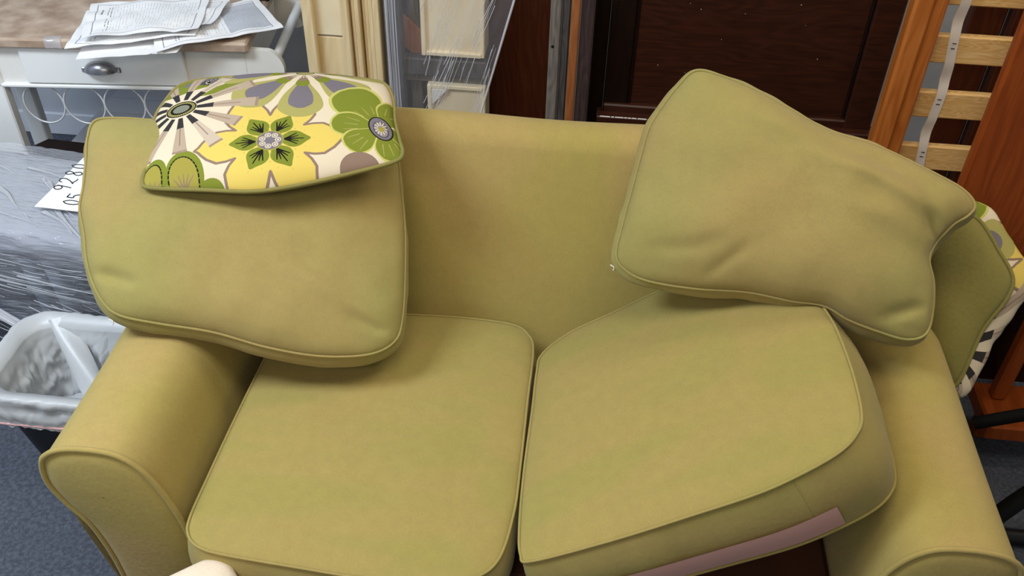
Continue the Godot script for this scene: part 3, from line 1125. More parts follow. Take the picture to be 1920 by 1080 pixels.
func sheet_texture(kind: int) -> StandardMaterial3D:
	var W := 360
	var H := 280
	var im := Image.create(W, H, true, Image.FORMAT_RGB8)
	im.fill(Color(0.985, 0.985, 0.99))
	var r := RandomNumberGenerator.new()
	r.seed = 100 + kind
	var ink := Color(0.42, 0.42, 0.45)
	var faint := Color(0.83, 0.84, 0.86)
	if kind == 2:
		im.fill_rect(Rect2i(215, 30, 118, 215), Color(0.78, 0.79, 0.82))
	for x in range(60, 330, 9):
		var y := 42
		while y < 235:
			var l := r.randi_range(8, 34)
			if r.randf() < 0.8:
				im.fill_rect(Rect2i(x, y, 2, mini(l, 238 - y)), faint if x > 70 else ink)
			y += l + r.randi_range(3, 8)
	for k in 3:
		im.fill_rect(Rect2i(40, 60 + k * 16, 5, 11), ink)
	for e in [[24, 22, 312, 2], [24, 256, 312, 2], [24, 22, 2, 236], [334, 22, 2, 236]]:
		im.fill_rect(Rect2i(e[0], e[1], e[2], e[3]), ink)
	var m := StandardMaterial3D.new()
	m.albedo_texture = tex(im)
	m.roughness = 0.75
	m.metallic_specular = 0.3
	m.cull_mode = BaseMaterial3D.CULL_DISABLED
	return m

# a sheet from four corners (front left, front right, back right, back left), curling over the counter edge
func sheet(label: String, c: Array, m: Material, lift: float, wave: float, sd: int):
	var s := st0()
	var s2 := st0()
	var rows := []
	var low := []
	var uvs := []
	var nz := noise(sd, 1.6, 2)
	for i in 25:
		var q := PackedVector3Array()
		var q2 := PackedVector3Array()
		var qu := PackedVector2Array()
		for j in 19:
			var u := i / 24.0
			var v := j / 18.0
			var p: Vector3 = (c[0] as Vector3).lerp(c[1], u).lerp((c[3] as Vector3).lerp(c[2], u), v)
			p.y += lift + wave * absf(nz.get_noise_2d(u * 0.9, v * 0.9)) + wave * 0.5 * pow(1.0 - v, 2.0)
			q.append(p)
			q2.append(p - Vector3(0, 0.0006, 0))
			qu.append(Vector2(u, 1.0 - v))
		rows.append(q)
		low.append(q2)
		uvs.append(qu)
	grid(s, rows, Vector3.UP, 0, uvs)
	grid(s, low, Vector3.DOWN, 1)
	var o := obj("paper_sheet", s, m)
	tag(o, label, "paper", "papers on the kitchen cart")

func papers():
	var y := 0.7425
	var a := sheet_texture(1)
	var b := sheet_texture(2)
	sheet("lowest white sheet, bluish underside drooping over the drawer above the cup pull", [Vector3(-1.27, y, -1.14), Vector3(-1.03, y, -1.215), Vector3(-1.02, y, -1.46), Vector3(-1.33, y, -1.40)], M.paper, 0.0, 0.004, 1)
	sheet("printed form at the right of the papers, grey box at its right end", [Vector3(-1.075, y, -1.19), Vector3(-0.79, y, -1.385), Vector3(-0.925, y, -1.575), Vector3(-1.165, y, -1.38)], b, 0.006, 0.012, 2)
	sheet("small folded white slip sticking out below the right-hand form", [Vector3(-1.105, y, -1.185), Vector3(-1.06, y, -1.20), Vector3(-1.08, y, -1.25), Vector3(-1.13, y, -1.235)], M.paper, 0.004, 0.003, 3)
	sheet("printed sheet under the top form, its left corner hanging past the counter edge", [Vector3(-1.305, y, -1.16), Vector3(-1.0, y, -1.28), Vector3(-1.04, y, -1.50), Vector3(-1.35, y, -1.39)], a, 0.014, 0.012, 4)
	sheet("white sheet between the two printed forms, its corner curling up at the back", [Vector3(-1.22, y, -1.24), Vector3(-0.975, y, -1.335), Vector3(-0.985, y, -1.525), Vector3(-1.24, y, -1.45)], a, 0.02, 0.014, 5)
	sheet("topmost printed form with a black border line on the left pile", [Vector3(-1.27, y, -1.19), Vector3(-0.99, y, -1.285), Vector3(-1.04, y, -1.515), Vector3(-1.35, y, -1.42)], a, 0.028, 0.014, 6)

func rounded(w: float, d: float, r: float, y: float, per := 6, c := Vector2.ZERO) -> PackedVector3Array:
	var p := PackedVector3Array()
	for k in 4:
		var m := Vector2((w - r) * [1, -1, -1, 1][k], (d - r) * [1, 1, -1, -1][k])
		for j in per + 1:
			var a := PI / 2 * (k + float(j) / per)
			p.append(Vector3(c.x + m.x + cos(a) * r, y, c.y + m.y + sin(a) * r))
	return p

# a ring laid out again with evenly spread points
func even(p: PackedVector3Array, n: int) -> PackedVector3Array:
	var total := 0.0
	var m := p.size()
	for i in m:
		total += p[i].distance_to(p[(i + 1) % m])
	var out := PackedVector3Array()
	var i := 0
	var run := 0.0
	for k in n:
		var want := total * k / n
		while run + p[i].distance_to(p[(i + 1) % m]) < want and i < m - 1:
			run += p[i].distance_to(p[(i + 1) % m])
			i += 1
		out.append(p[i].lerp(p[(i + 1) % m], clampf((want - run) / maxf(p[i].distance_to(p[(i + 1) % m]), 1e-6), 0, 1)))
	return out

func wrapped_bench():
	var xf := at(Vector3(-1.50, 0, -0.945), -6.0)
	var t := thing("wrapped_bench", "grey upholstered bench with tapered pale legs wrapped in clear stretch film", "bench", xf)
	var s := st0()
	var rings := []
	for k in [[0.385, 0.0], [0.387, 0.004], [0.43, 0.006], [0.452, 0.002], [0.464, -0.01], [0.470, -0.03], [0.472, -0.07]]:
		rings.append(rounded(0.48 + k[1], 0.17 + k[1], 0.04, k[0]))
	loft(s, rings)
	obj("seat", s, M.grey_cloth, t)
	for k in [[-0.42, 0.13], [0.01, -0.13], [0.16, 0.12], [0.24, 0.13], [-0.42, -0.13], [0.42, 0.13], [0.42, -0.13]]:
		s = st0()
		rings = []
		for j in 9:
			var f := j / 8.0
			var r := lerpf(0.024, 0.010, f)
			var off := 0.03 * f * f
			rings.append(rounded(r, r, r * 0.4, 0.386 * (1.0 - f), 2, Vector2(k[0] + off, k[1] + off * 0.4)))
		loft(s, rings)
		obj("leg", s, M.bluegrey_leg, t)
	# stretch film: over the top, hanging in front, pulled into ropes
	var nz := noise(301, 9.0, 3)
	s = st0()
	var rows := []
	for i in 61:
		var q := PackedVector3Array()
		for j in 61:
			var x := lerpf(-0.5, 0.495, i / 60.0)
			var f := j / 60.0
			var p: Vector3
			if f < 0.45:
				p = Vector3(x, 0.477 + 0.010 * absf(nz.get_noise_2d(x * 0.8 + f, f * 2.4 - x)), lerpf(-0.18, 0.165, f / 0.45))
			else:
				var g := (f - 0.45) / 0.55
				var a := minf(g * 6.0, 1.0) * PI / 2
				p = Vector3(x, 0.477 - 0.02 * (1.0 - cos(a)) - 0.34 * maxf(0.0, g - 0.1), 0.165 + 0.025 * sin(a) + 0.012 * nz.get_noise_2d(x * 0.6, g * 3.0) - 0.03 * maxf(0, g - 0.3))
			q.append(p)
		rows.append(q)
	grid(s, rows, Vector3(0, 1, 0.5))
	tag(obj("stretch_film", s, M.film_front, t), "clear plastic stretch film")
	s = st0()
	var r := RandomNumberGenerator.new()
	r.seed = 77
	for k in 34:
		var y := r.randf_range(0.10, 0.40)
		var x := r.randf_range(-0.1, 0.36)
		var l := r.randf_range(0.02, 0.14)
		var sl := r.randf_range(-0.2, 0.1) if y > 0.28 else r.randf_range(-0.6, -0.1)
		var z := 0.198 - 0.05 * (0.40 - y)
		tube(s, PackedVector3Array([Vector3(x, y, z), Vector3(x + l * 0.5, y + l * sl * 0.5, z + 0.003), Vector3(x + l, y + l * sl, z)]), r.randf_range(0.0003, 0.0010), 4)
	for k in 30:
		var x := r.randf_range(-0.25, 0.3)
		var z := r.randf_range(-0.16, 0.14)
		var a := r.randf_range(0.15, 0.75)
		var l := r.randf_range(0.03, 0.16)
		tube(s, PackedVector3Array([Vector3(x, 0.482, z), Vector3(x + cos(a) * l * 0.5, 0.484, z + sin(a) * l * 0.5), Vector3(x + cos(a) * l, 0.482, z + sin(a) * l)]), r.randf_range(0.0006, 0.0022), 4, false, 0.5, 0.0002)
	var wide := st0()
	for k in 14:
		var x := r.randf_range(-0.25, 0.25)
		var z := r.randf_range(-0.16, 0.10)
		var a := r.randf_range(0.2, 0.7)
		var l := r.randf_range(0.08, 0.26)
		var pts := PackedVector3Array()
		for j in 7:
			var f := j / 6.0
			pts.append(Vector3(x + cos(a) * l * f, 0.4815 + 0.001 * (k % 4), z + sin(a) * l * f + 0.006 * sin(f * 5.0 + k)))
		tube(wide, pts, r.randf_range(0.004, 0.012), 6, false, 0.07, 0.001)
	for k in 16:
		var y := r.randf_range(0.30, 0.455)
		var x := r.randf_range(-0.2, 0.2)
		var l := r.randf_range(0.1, 0.3)
		tube(wide, PackedVector3Array([Vector3(x, y, 0.202), Vector3(x + l * 0.5, y - l * 0.04, 0.206), Vector3(x + l, y - l * 0.1, 0.202)]), r.randf_range(0.002, 0.008), 6, false, 0.4, 0.0005)
	tag(obj("film_pleats", wide, M.pleat, t), "broad milky pleats of the film", "", "", "stuff")
	tag(obj("film_folds", s, M.fold, t), "whitish creases in the film", "", "", "stuff")
	s = st0()
	for k in 22:
		var o := Vector3(0, r.randf_range(-0.035, 0.035), r.randf_range(-0.006, 0.01))
		var p := PackedVector3Array()
		for j in 9:
			var f := j / 8.0
			p.append(Vector3(lerpf(-0.10, 0.30, f), lerpf(0.335, 0.09, f), lerpf(0.20, 0.215, f)) + o * (1.0 - 0.5 * f) + Vector3(0, 0.003 * sin(f * 9.0 + k), 0.0))
		tube(s, p, r.randf_range(0.001, 0.0042), 5)
	tag(obj("film_rope", s, M.fold, t), "twisted rope of gathered film")
	# paper sign lying on the film
	var sg := thing("paper_sign", "white paper sign with the handwritten number 9280 on the wrapped bench", "sign", Transform3D(Basis(Vector3.UP, 0.0), Vector3(-1.302, 0.494, -0.83)))
	# its corner lies at the origin; the edge that runs to the back is the top of the writing
	var e1 := Vector3(0.02, 0, -0.255)
	var e2 := Vector3(0.215, 0, 0.012)
	s = st0()
	poly(s, PackedVector3Array([Vector3.ZERO, e1, e1 + e2, e2]), Vector3.UP)
	poly(s, PackedVector3Array([Vector3(0, -0.001, 0), e1 - Vector3(0, 0.001, 0), e1 + e2 - Vector3(0, 0.001, 0), e2 - Vector3(0, 0.001, 0)]), Vector3.DOWN)
	obj("sheet", s, M.paper, sg)
	var glyph := {
		"9": [[0.75, 0.85, 0.5, 1.0, 0.2, 0.8, 0.25, 0.58, 0.55, 0.52, 0.78, 0.75, 0.76, 0.9, 0.74, 0.5, 0.62, 0.0]],
		"2": [[0.15, 0.75, 0.3, 0.97, 0.65, 0.97, 0.72, 0.7, 0.4, 0.3, 0.1, 0.08, 0.3, 0.12, 0.55, 0.04, 0.85, 0.02]],
		"8": [[0.75, 0.85, 0.5, 1.0, 0.25, 0.85, 0.35, 0.62, 0.65, 0.42, 0.75, 0.18, 0.5, 0.0, 0.25, 0.15, 0.35, 0.42, 0.62, 0.6, 0.75, 0.85]],
		"0": [[0.5, 1.0, 0.25, 0.75, 0.22, 0.3, 0.45, 0.0, 0.7, 0.25, 0.74, 0.7, 0.5, 1.0]],
		"5": [[0.25, 0.97, 0.22, 0.6, 0.5, 0.62, 0.72, 0.4, 0.6, 0.08, 0.2, 0.03], [0.25, 0.97, 0.75, 0.95]]}
	s = st0()
	var d1 := e1.normalized()
	var d2 := e2.normalized()
	for w in [["9280", 0.074, 0.046, 0.034, 0.045], ["05", 0.018, 0.104, 0.027, 0.045]]:
		for k in w[0].length():
			for st in glyph[w[0][k]]:
				var line := PackedVector3Array()
				for q in v2(st):
					line.append(d1 * (w[1] + w[3] * k + q.x * 0.030) + d2 * (w[2] - 0.003 * k - q.y * w[4]) + Vector3(0, 0.0012, 0))
				tube(s, smooth3(line, 5), 0.0014, 5, false, 0.5)
	obj("handwriting", s, M.ink, sg)

func trash_bin():
	var c := Vector3(-1.065, 0, -0.45)
	var t := thing("trash_bin", "black plastic trash bin with a grey-white bag folded over its rim", "trash bin", at(c))
	var s := st0()
	var rings := []
	for k in [[0.0, 0.118, 0.083], [0.01, 0.122, 0.087], [0.345, 0.163, 0.128], [0.35, 0.169, 0.134], [0.357, 0.169, 0.134], [0.357, 0.163, 0.128], [0.34, 0.160, 0.125], [0.02, 0.118, 0.083]]:
		rings.append(rounded(k[1], k[2], 0.075, k[0], 8))
	loft(s, rings)
	obj("bin_body", s, M.black, t)
	# liner: up the inside, over the rim, down the outside
	var nz := noise(401, 7.0, 3)
	var nz2 := noise(402, 3.0, 3)
	rings = []
	var n := 0
	var ridge := noise(403, 7.0, 2)
	ridge.fractal_type = FastNoiseLite.FRACTAL_RIDGED
	var ins := []
	for k in 36:
		ins.append(lerpf(0.17, 0.35, k / 35.0))
	ins.append(0.358)
	ins.append(0.364)
	for y in ins:
		var sh: float = -0.052 + 0.125 * (y / 0.364) * 0.36 - 0.013
		if y > 0.35:
			sh = -0.008 if y < 0.36 else 0.0
		var src := even(rounded(0.165 + sh, 0.130 + sh, 0.06, y, 16), 220)
		var ring := PackedVector3Array()
		for i in src.size():
			var p := src[i]
			var d := Vector3(p.x, 0, p.z).normalized()
			var w := absf(nz.get_noise_3d(p.x * 2.2, p.y * 1.5, p.z * 2.2)) * 0.016 + absf(nz2.get_noise_3d(p.x * 3.0, p.y * 3.0, p.z * 3.0)) * 0.02 + (ridge.get_noise_3d(p.x, p.y * 0.7, p.z) + 0.5) * 0.010
			p -= d * maxf(w, 0.0) * (1.0 - smoothstep(0.27, 0.36, y)) * (1.0 if p.x < 0.03 else 0.4)
			ring.append(p)
		rings.append(ring)
	for k in [[0.366, 0.006], [0.364, 0.011], [0.356, 0.013], [0.342, 0.012], [0.328, 0.010], [0.322, 0.012], [0.31, 0.015], [0.298, 0.014], [0.286, 0.012], [0.278, 0.013]]:
		var src := even(rounded(0.165 + k[1], 0.130 + k[1], 0.07, k[0], 16), 220)
		var ring := PackedVector3Array()
		for i in src.size():
			var p := src[i]
			var d := Vector3(p.x, 0, p.z).normalized()
			p += d * (absf(nz.get_noise_3d(p.x * 2.0, p.y * 2.0, p.z * 2.0)) * 0.008 + maxf(0.0, ridge.get_noise_3d(p.x, p.y * 2.0, p.z)) * 0.004)
			p.y += nz2.get_noise_2d(p.x * 4.0, p.z * 4.0 + 9.0) * 0.03 * n / 9.0
			ring.append(p)
		rings.append(ring)
		n += 1
	s = st0()
	loft(s, rings, true, false)
	tag(obj("bin_liner", s, M.liner, t), "grey-white plastic bag")
	# a loose fold of the bag hanging down inside
	s = st0()
	var rows := []
	for i in 15:
		var f := i / 14.0
		var q := PackedVector3Array()
		for j in 9:
			var a := PI * j / 8.0
			q.append(Vector3(lerpf(-0.085, 0.085, f) + cos(a) * 0.026, lerpf(0.352, 0.19, f) + sin(a) * 0.014, lerpf(-0.128, 0.06, f) + cos(a) * -0.012) + Vector3(0, 0.004 * sin(f * 8.0 + j), 0))
		rows.append(q)
	grid(s, rows, Vector3(0, 1, 0))
	obj("bag_fold", s, M.liner, t)
	s = st0()
	var src := rounded(0.176, 0.141, 0.07, 0.285, 8)
	tube(s, src, 0.007, 6, true, 0.6)
	tag(obj("drawstring_hem", s, M.pink, t), "pinkish hem of the bag")

func cabinet_and_slab():
	var t := thing("low_cabinet", "low slate grey cabinet on the floor under the kitchen cart", "cabinet", at(Vector3(-1.30, 0, -1.71)))
	var s := st0()
	bx(s, Vector3(-0.30, 0.0, -0.2), Vector3(0.30, 0.232, 0.19), 0.003)
	obj("body", s, M.slate, t)
	for k in 4:
		obj("top_plank", box(Vector3(-0.305, 0.233, -0.2 + k * 0.1), Vector3(0.305, 0.25, -0.103 + k * 0.1), 0.002), M.slate_light, t)
	# dark slab end between bench and cart
	s = st0()
	var r0 := PackedVector3Array([Vector3(-0.12, 0, 0.03), Vector3(-0.135, 0, 0.01), Vector3(-0.115, 0, -0.03), Vector3(0.34, 0, -0.03), Vector3(0.34, 0, 0.03)])
	var r1 := PackedVector3Array()
	for p in r0:
		r1.append(p + Vector3(0, 0.022, 0))
	loft(s, [r0, r1], true, true, -1)
	var sl := thing("side_table", "dark brown side table top edge between the wrapped bench and the kitchen cart", "side table", at(Vector3(-1.385, 0, -1.215), -4.0))
	var o := obj("tabletop", s, M.espresso, sl)
	o.position.y = 0.40
	for x in [-0.07, 0.30]:
		obj("leg", box(Vector3(x - 0.015, 0.0, -0.015), Vector3(x + 0.015, 0.401, 0.015), 0.002), M.espresso, sl)

# ------------------------------------------------------------------ stored boards behind the sofa
func leaning_boards():
	var s := st0()
	var t := thing("cabinet_door", "cream painted framed cabinet door standing behind the floral pillow", "door panel", at(Vector3(-0.645, 0, -1.32)))
	for k in [[-0.06, -0.031, 0.022], [0.041, 0.063, 0.018]]:
		obj("stile", box(Vector3(k[0], 0.0, -0.02), Vector3(k[1], 1.25, k[2]), 0.003), M.cream, t)
	obj("recessed_panel", box(Vector3(-0.032, 0.06, -0.015), Vector3(0.042, 0.765, -0.004), 0.001), M.cream, t)
	obj("recessed_panel", box(Vector3(-0.032, 0.772, -0.015), Vector3(0.042, 1.19, -0.002), 0.001), M.cream_plain, t)
	for k in [[0.0, 0.061], [1.19, 1.25]]:
		obj("rail", box(Vector3(-0.032, k[0], -0.018), Vector3(0.042, k[1], 0.016), 0.003), M.cream, t)
	var i := 0
	for k in [[-0.578, -0.556, -1.315, "narrow cream board right beside the framed cabinet door"], [-0.552, -0.534, -1.33, "thin set-back cream board, middle of the three cream boards"], [-0.531, -0.502, -1.31, "widest cream board, beside the dark gap and the film-wrapped stack"]]:
		s = st0()
		bx(s, Vector3(k[0], 0.0, k[2] - 0.2), Vector3(lerpf(k[0], k[1], 0.42), 1.2 + 0.02 * i, k[2] - 0.004), 0.002)
		bx(s, Vector3(lerpf(k[0], k[1], 0.44), 0.0, k[2] - 0.2), Vector3(k[1], 1.2 + 0.02 * i, k[2]), 0.002)
		tag(obj("cream_board", s, M.cream), k[3], "board", "cream boards standing behind the sofa")
		i += 1

func wrapped_furniture():
	tag(obj("back_panel_board", box(Vector3(-0.49, 0.0, -1.50), Vector3(-0.054, 1.3, -1.475), 0.003), M.redbrown), "wide red-brown wooden panel behind the film-wrapped cream drawers", "panel")
	var t := thing("storage_rack", "blue-grey wooden frame with post and crossbar, wrapped in clear stretch film", "furniture frame", at(Vector3(-0.34, 0, -1.34)))
	obj("post", box(Vector3(-0.144, 0.0, -0.03), Vector3(-0.110, 1.25, 0.02), 0.004), M.blue_grey, t)
	obj("inner_post", box(Vector3(-0.105, 0.0, -0.09), Vector3(-0.075, 1.25, -0.06), 0.003), M.greywood, t)
	obj("crossbar", box(Vector3(-0.117, 0.662, -0.035), Vector3(0.117, 0.712, 0.0), 0.003), M.greydark, t)
	obj("crossbar", box(Vector3(-0.117, 0.634, -0.045), Vector3(0.117, 0.655, -0.02), 0.003), M.greywood, t)
	obj("brace", box(Vector3(-0.07, -0.035, -0.006), Vector3(0.07, 0.035, 0.006), 0.002, Transform3D(Basis(Vector3(0, 0, 1), -0.72), Vector3(-0.085, 0.745, -0.045))), M.tan_strip, t)
	# film in front, its right edge drawn to a slanting rolled hem
	var nz := noise(501, 8.0, 3)
	var s := st0()
	var rows := []
	for i in 31:
		var q := PackedVector3Array()
		for j in 41:
			var y := lerpf(0.45, 1.2, j / 40.0)
			var xr := 0.115 + (y - 0.613) * 0.26
			q.append(Vector3(lerpf(-0.146, xr, i / 30.0), y, 0.045 + 0.008 * nz.get_noise_2d(i * 0.03, y * 0.5)))
		rows.append(q)
	grid(s, rows, Vector3(0, 0, 1))
	tag(obj("stretch_film", s, M.film, t), "clear plastic stretch film")
	var r := RandomNumberGenerator.new()
	r.seed = 99
	s = st0()
	for k in 60:
		var y0 := r.randf_range(0.55, 0.95)
		var x0 := r.randf_range(-0.05, 0.14)
		var l := r.randf_range(0.03, 0.22)
		var sl := 0.25 + 0.25 * r.randf()
		if x0 + sl * l > 0.105 + (y0 + l - 0.613) * 0.26:
			continue
		tube(s, PackedVector3Array([Vector3(x0, y0, 0.052), Vector3(x0 + sl * l * 0.5, y0 + l * 0.5, 0.055), Vector3(x0 + sl * l, y0 + l, 0.052)]), r.randf_range(0.0003, 0.001), 4)
	for k in 14:
		var x0 := -0.142 + 0.0023 * k
		tube(s, PackedVector3Array([Vector3(x0, 0.5, 0.046), Vector3(x0 + r.randf_range(-0.003, 0.003), 0.8, 0.048), Vector3(x0, 1.15, 0.046)]), r.randf_range(0.0004, 0.001), 4)
	tag(obj("film_folds", s, M.fold, t), "whitish creases in the film", "", "", "stuff")
	s = st0()
	var hem := PackedVector3Array()
	for j in 15:
		var y := lerpf(0.47, 1.2, j / 14.0)
		hem.append(Vector3(0.115 + (y - 0.613) * 0.26, y, 0.047))
	tube(s, hem, 0.008, 8, false, 0.4)
	obj("film_hem", s, M.fold, t)
	# two shallow cream drawers on end
	for k in [[0.722, 1.12, -0.399, -0.229, "upper cream drawer standing on end behind clear film"], [0.20, 0.636, -0.388, -0.226, "lower cream drawer below the dark crossbar, behind clear film"]]:
		var d := thing("cream_crate", k[4], "drawer", at(Vector3(0, k[0], -1.355)), "cream drawers behind film")
		var h: float = k[1] - k[0]
		obj("drawer_bottom", box(Vector3(k[2] + 0.002, 0.002, -0.08), Vector3(k[3] - 0.002, h - 0.002, 0.004), 0.002), M.cream_plain, d)
		obj("drawer_side", box(Vector3(k[2], 0.0, -0.085), Vector3(k[2] + 0.012, h, 0.016), 0.002), M.cream_plain, d)
		obj("drawer_side", box(Vector3(k[3] - 0.008, 0.0, -0.085), Vector3(k[3], h, 0.012), 0.002), M.cream_plain, d)
		for e in [0.0, h - 0.012]:
			obj("drawer_end", box(Vector3(k[2] + 0.012, e, -0.085), Vector3(k[3] - 0.008, e + 0.012, 0.014), 0.002), M.cream_plain, d)
		if k[0] < 0.5:
			s = st0()
			var r0 := PackedVector3Array([Vector3(k[2] + 0.013, h - 0.013, 0.004), Vector3(k[2] + 0.013, h - 0.06, 0.004), Vector3(k[2] + 0.055, h - 0.013, 0.004)])
			var r1 := PackedVector3Array()
			for p in r0:
				r1.append(p + Vector3(0, 0, 0.012))
			loft(s, [r0, r1], true, true, -1)
			obj("corner_block", s, M.white_worn, d)
	# upright planks
	var g := "upright planks behind the sofa backrest"
	var p1 := thing("grey_plank", "weathered grey upright plank with a dark screw hole", "plank", at(Vector3(-0.041, 0, -1.33)), g)
	obj("plank", box(Vector3(-0.014, 0, -0.02), Vector3(0.014, 1.3, 0.02), 0.003), M.greywood, p1)
	s = st0()
	tube(s, PackedVector3Array([Vector3(-0.004, 0.787, 0.0185), Vector3(-0.004, 0.787, 0.0208)]), 0.004, 12)
	obj("screw_hole", s, M.black, p1)
	tag(obj("dark_grey_plank", box(Vector3(-0.024, 0, -1.36), Vector3(-0.004, 1.28, -1.318), 0.003), M.greydark), "dark grey upright plank left of the orange-brown strip", "plank", g)
	tag(obj("orange_strip", box(Vector3(-0.002, 0, -1.34), Vector3(0.021, 1.3, -1.305), 0.003), M.tan_strip), "narrow orange-brown upright strip between two dark planks", "plank", g)
	tag(obj("plum_plank", box(Vector3(0.024, 0, -1.36), Vector3(0.058, 1.3, -1.31), 0.004), M.plum), "dark purplish-brown upright plank left of the dark headboard", "plank", g)

func dark_headboard():
	var t := thing("dark_headboard", "dark brown panelled headboard with a scuffed bottom ledge", "headboard", at(Vector3(0.46, 0, -1.39)))
	obj("stile", box(Vector3(-0.36, 0.0, -0.02), Vector3(-0.292, 1.3, 0.012), 0.004), M.espresso, t)
	obj("stile", box(Vector3(0.300, 0.0, -0.02), Vector3(0.372, 1.3, 0.026), 0.004), M.darkbrown, t)
	obj("panel", box(Vector3(-0.287, 0.56, -0.022), Vector3(0.295, 1.22, 0.006), 0.003), M.darkbrown, t)
	for x in [-0.292, 0.293]:
		obj("bead", box(Vector3(x, 0.58, -0.02), Vector3(x + 0.007, 1.22, 0.012), 0.003), M.espresso, t)
	obj("rail", box(Vector3(-0.36, 0.45, -0.02), Vector3(0.372, 0.60, 0.024), 0.004), M.darkbrown, t)
	obj("rail", box(Vector3(-0.36, 1.22, -0.02), Vector3(0.372, 1.3, 0.024), 0.004), M.darkbrown, t)
	var lg := obj("ledge", box(Vector3(-0.375, 0.555, 0.0), Vector3(0.385, 0.578, 0.055), 0.003), M.darkbrown, t)
	var s := st0()
	var r := RandomNumberGenerator.new()
	r.seed = 12
	var x := -0.365
	while x < -0.20:
		var l := r.randf_range(0.008, 0.03)
		bx(s, Vector3(x, 0.5765, 0.0515), Vector3(x + l, 0.5785, 0.0545), 0.0005)
		x += l + r.randf_range(0.001, 0.006)
	tag(obj("edge_chips", s, M.white_worn, lg), "pale chipped edge")
	s = st0()
	for k in 9:
		var q := Vector3(r.randf_range(-0.25, 0.25), r.randf_range(0.68, 0.95), 0.0055)
		var w := r.randf_range(0.0008, 0.0018)
		bx(s, q, q + Vector3(w, w * 1.3, 0.0009), 0.0002)
	tag(obj("paint_specks", s, M.cream_plain, t), "", "", "", "stuff")
	obj("side", box(Vector3(-0.402, 0.0, -0.12), Vector3(-0.3605, 1.3, -0.018), 0.004), M.espresso, t)

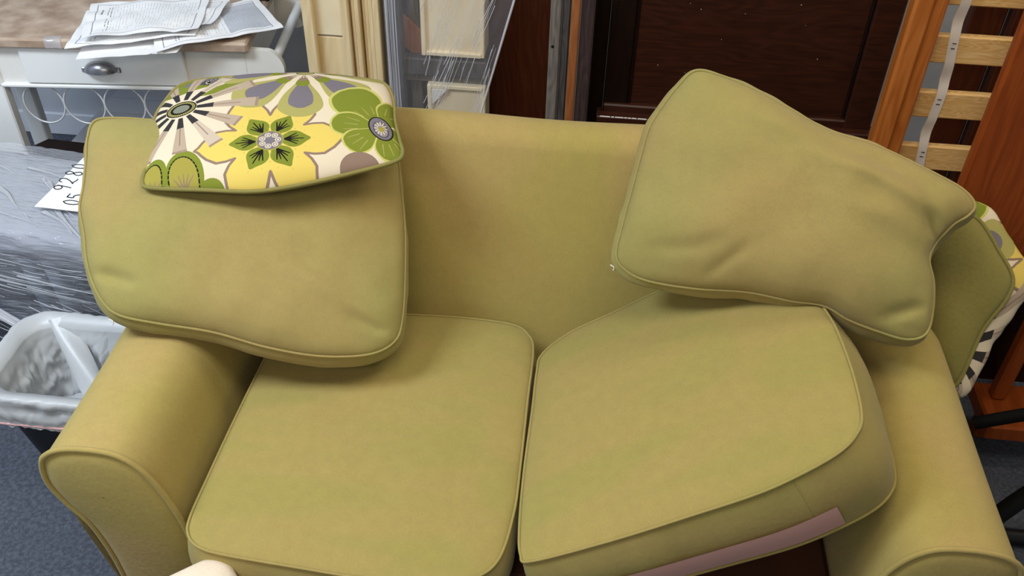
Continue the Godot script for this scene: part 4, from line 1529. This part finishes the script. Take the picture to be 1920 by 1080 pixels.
func pine_frames():
	var t := thing("slatted_bed_frame", "pine slatted bed base on end, white webbing strap down its slats", "bed frame", at(Vector3(0.76, 0, -1.0)))
	var s := st0()
	bx(s, Vector3(-0.038, 0.0, -0.03), Vector3(0.004, 1.55, 0.016), 0.006)
	bx(s, Vector3(0.001, 0.0, -0.03), Vector3(0.034, 1.55, 0.008), 0.006)
	obj("rail", s, M.orange, t)
	obj("rail", box(Vector3(0.50, 0.0, -0.03), Vector3(0.54, 1.55, 0.012), 0.006), M.orange, t)
	var k := 0
	for y in [0.16, 0.295, 0.43, 0.565, 0.697, 0.836, 0.972, 1.105, 1.24, 1.375]:
		obj("slat", box(Vector3(0.012, y - 0.031, -0.052), Vector3(0.52, y + 0.034, -0.032), 0.003), M.pine, t)
		k += 1
	var ps := PackedVector3Array()
	s = st0()
	var rows := []
	for j in 81:
		var y := lerpf(0.40, 1.40, j / 80.0)
		var near := absf(fposmod(y - 0.697 + 0.0685, 0.137) - 0.0685)
		var slack := 0.010 * clampf((near - 0.035) / 0.03, 0.0, 1.0)
		var x := 0.10 - (y - 0.72) * 0.05 + 0.004 * sin(y * 23.0)
		rows.append(PackedVector3Array([Vector3(x - 0.0105, y, -0.0305 - slack), Vector3(x, y, -0.029 - slack * 0.7), Vector3(x + 0.0105, y, -0.0305 - slack * 0.5)]))
	grid(s, rows, Vector3(0, 0, 1))
	var low := []
	for q in rows:
		low.append(PackedVector3Array([q[0] - Vector3(0, 0, 0.0015), q[1] - Vector3(0, 0, 0.0015), q[2] - Vector3(0, 0, 0.0015)]))
	grid(s, low, Vector3(0, 0, -1))
	var wb := obj("webbing_strap", s, M.webbing, t)
	tag(wb, "white webbing strap")
	for y in [0.697, 0.836, 0.972, 1.105]:
		for d in [0.006, 0.018]:
			var x: float = 0.10 - (y - 0.72) * 0.05 + 0.004 * sin(y * 23.0)
			obj("staple", box(Vector3(x - 0.005, y + d, -0.0290), Vector3(x + 0.003, y + d + 0.0014, -0.0275), 0.0003), M.ink, wb)
	# second, dark frame behind the slats
	var d := thing("dark_bed_rails", "dark brown upright bed rails seen through the pine slats", "bed frame", at(Vector3(0.985, 0, -1.25)))
	for q in [[-0.045, 0.035, 0.0], [0.045, 0.085, 0.02]]:
		obj("rail", box(Vector3(q[0], 0.0, -0.03 + q[2]), Vector3(q[1], 1.4, 0.02 + q[2]), 0.004), M.redbrown, d)
	for y in [0.42, 0.60, 0.78, 0.96]:
		obj("slat", box(Vector3(0.086, y, -0.02), Vector3(0.30, y + 0.05, 0.0), 0.003), M.pine, d)
	# orange stained bed end with a post and a stretcher near the floor
	var b := thing("orange_bed_end", "orange stained wooden bed end board beside the right floral pillow", "bed end", at(Vector3(1.15, 0, -0.87)))
	obj("board", box(Vector3(-0.255, 0.44, -0.015), Vector3(0.35, 1.45, 0.015), 0.006), M.orange_dark, b)
	obj("post", box(Vector3(0.0, 0.14, 0.03), Vector3(0.035, 0.60, 0.065), 0.005), M.orange_dark, b)
	obj("post", box(Vector3(0.31, 0.14, 0.03), Vector3(0.345, 0.60, 0.065), 0.005), M.orange_dark, b)
	obj("stretcher", box(Vector3(-0.03, 0.09, 0.0), Vector3(0.38, 0.14, 0.16), 0.006), M.orange_dark, b)
	for x in [0.0, 0.32]:
		obj("foot", box(Vector3(x, 0.0, 0.02), Vector3(x + 0.04, 0.091, 0.07), 0.004), M.orange_dark, b)
	obj("filler_rail", box(Vector3(-0.25, 0.145, -0.014), Vector3(0.34, 0.439, -0.002), 0.003), M.espresso, b)

func black_trolley():
	var t := thing("black_trolley", "black tubular folding trolley with a foam grip beside the right sofa arm", "trolley", at(Vector3(1.1, 0, -0.5)))
	var s := st0()
	tube(s, smooth3(PackedVector3Array([Vector3(-0.11, 0.30, -0.06), Vector3(-0.02, 0.365, -0.04), Vector3(0.08, 0.425, -0.02), Vector3(0.22, 0.46, 0.0)]), 6), 0.015, 12)
	obj("foam_grip", s, M.foam, t)
	s = st0()
	tube(s, smooth3(PackedVector3Array([Vector3(0.22, 0.46, 0.0), Vector3(0.26, 0.43, 0.03), Vector3(0.16, 0.34, 0.04), Vector3(0.05, 0.22, 0.03), Vector3(-0.02, 0.08, 0.03), Vector3(-0.04, 0.021, 0.03)]), 6), 0.021, 10)
	obj("frame_tube", s, M.black, t)
	s = st0()
	tube(s, PackedVector3Array([Vector3(-0.10, 0.021, 0.03), Vector3(0.25, 0.021, 0.03)]), 0.02, 10)
	obj("base_tube", s, M.black, t)

func footstool():
	var xf := at(Vector3(-0.545, 0, 0.293), 39.0)
	var t := thing("footstool", "cream upholstered footstool, rounded corner just showing in front of the left seat cushion", "footstool", xf)
	var s := st0()
	var rings := []
	for k in [[0.29, -0.02], [0.295, -0.004], [0.32, 0.002], [0.405, 0.003], [0.43, -0.001], [0.443, -0.012], [0.449, -0.03], [0.452, -0.06]]:
		rings.append(rounded(0.175 + k[1], 0.175 + k[1], 0.045, k[0], 8))
	loft(s, rings)
	obj("seat", s, M.cream_cloth, t)
	for x in [-0.13, 0.13]:
		for z in [-0.13, 0.13]:
			obj("leg", box(Vector3(x - 0.018, 0, z - 0.018), Vector3(x + 0.018, 0.292, z + 0.018), 0.004), M.espresso, t)
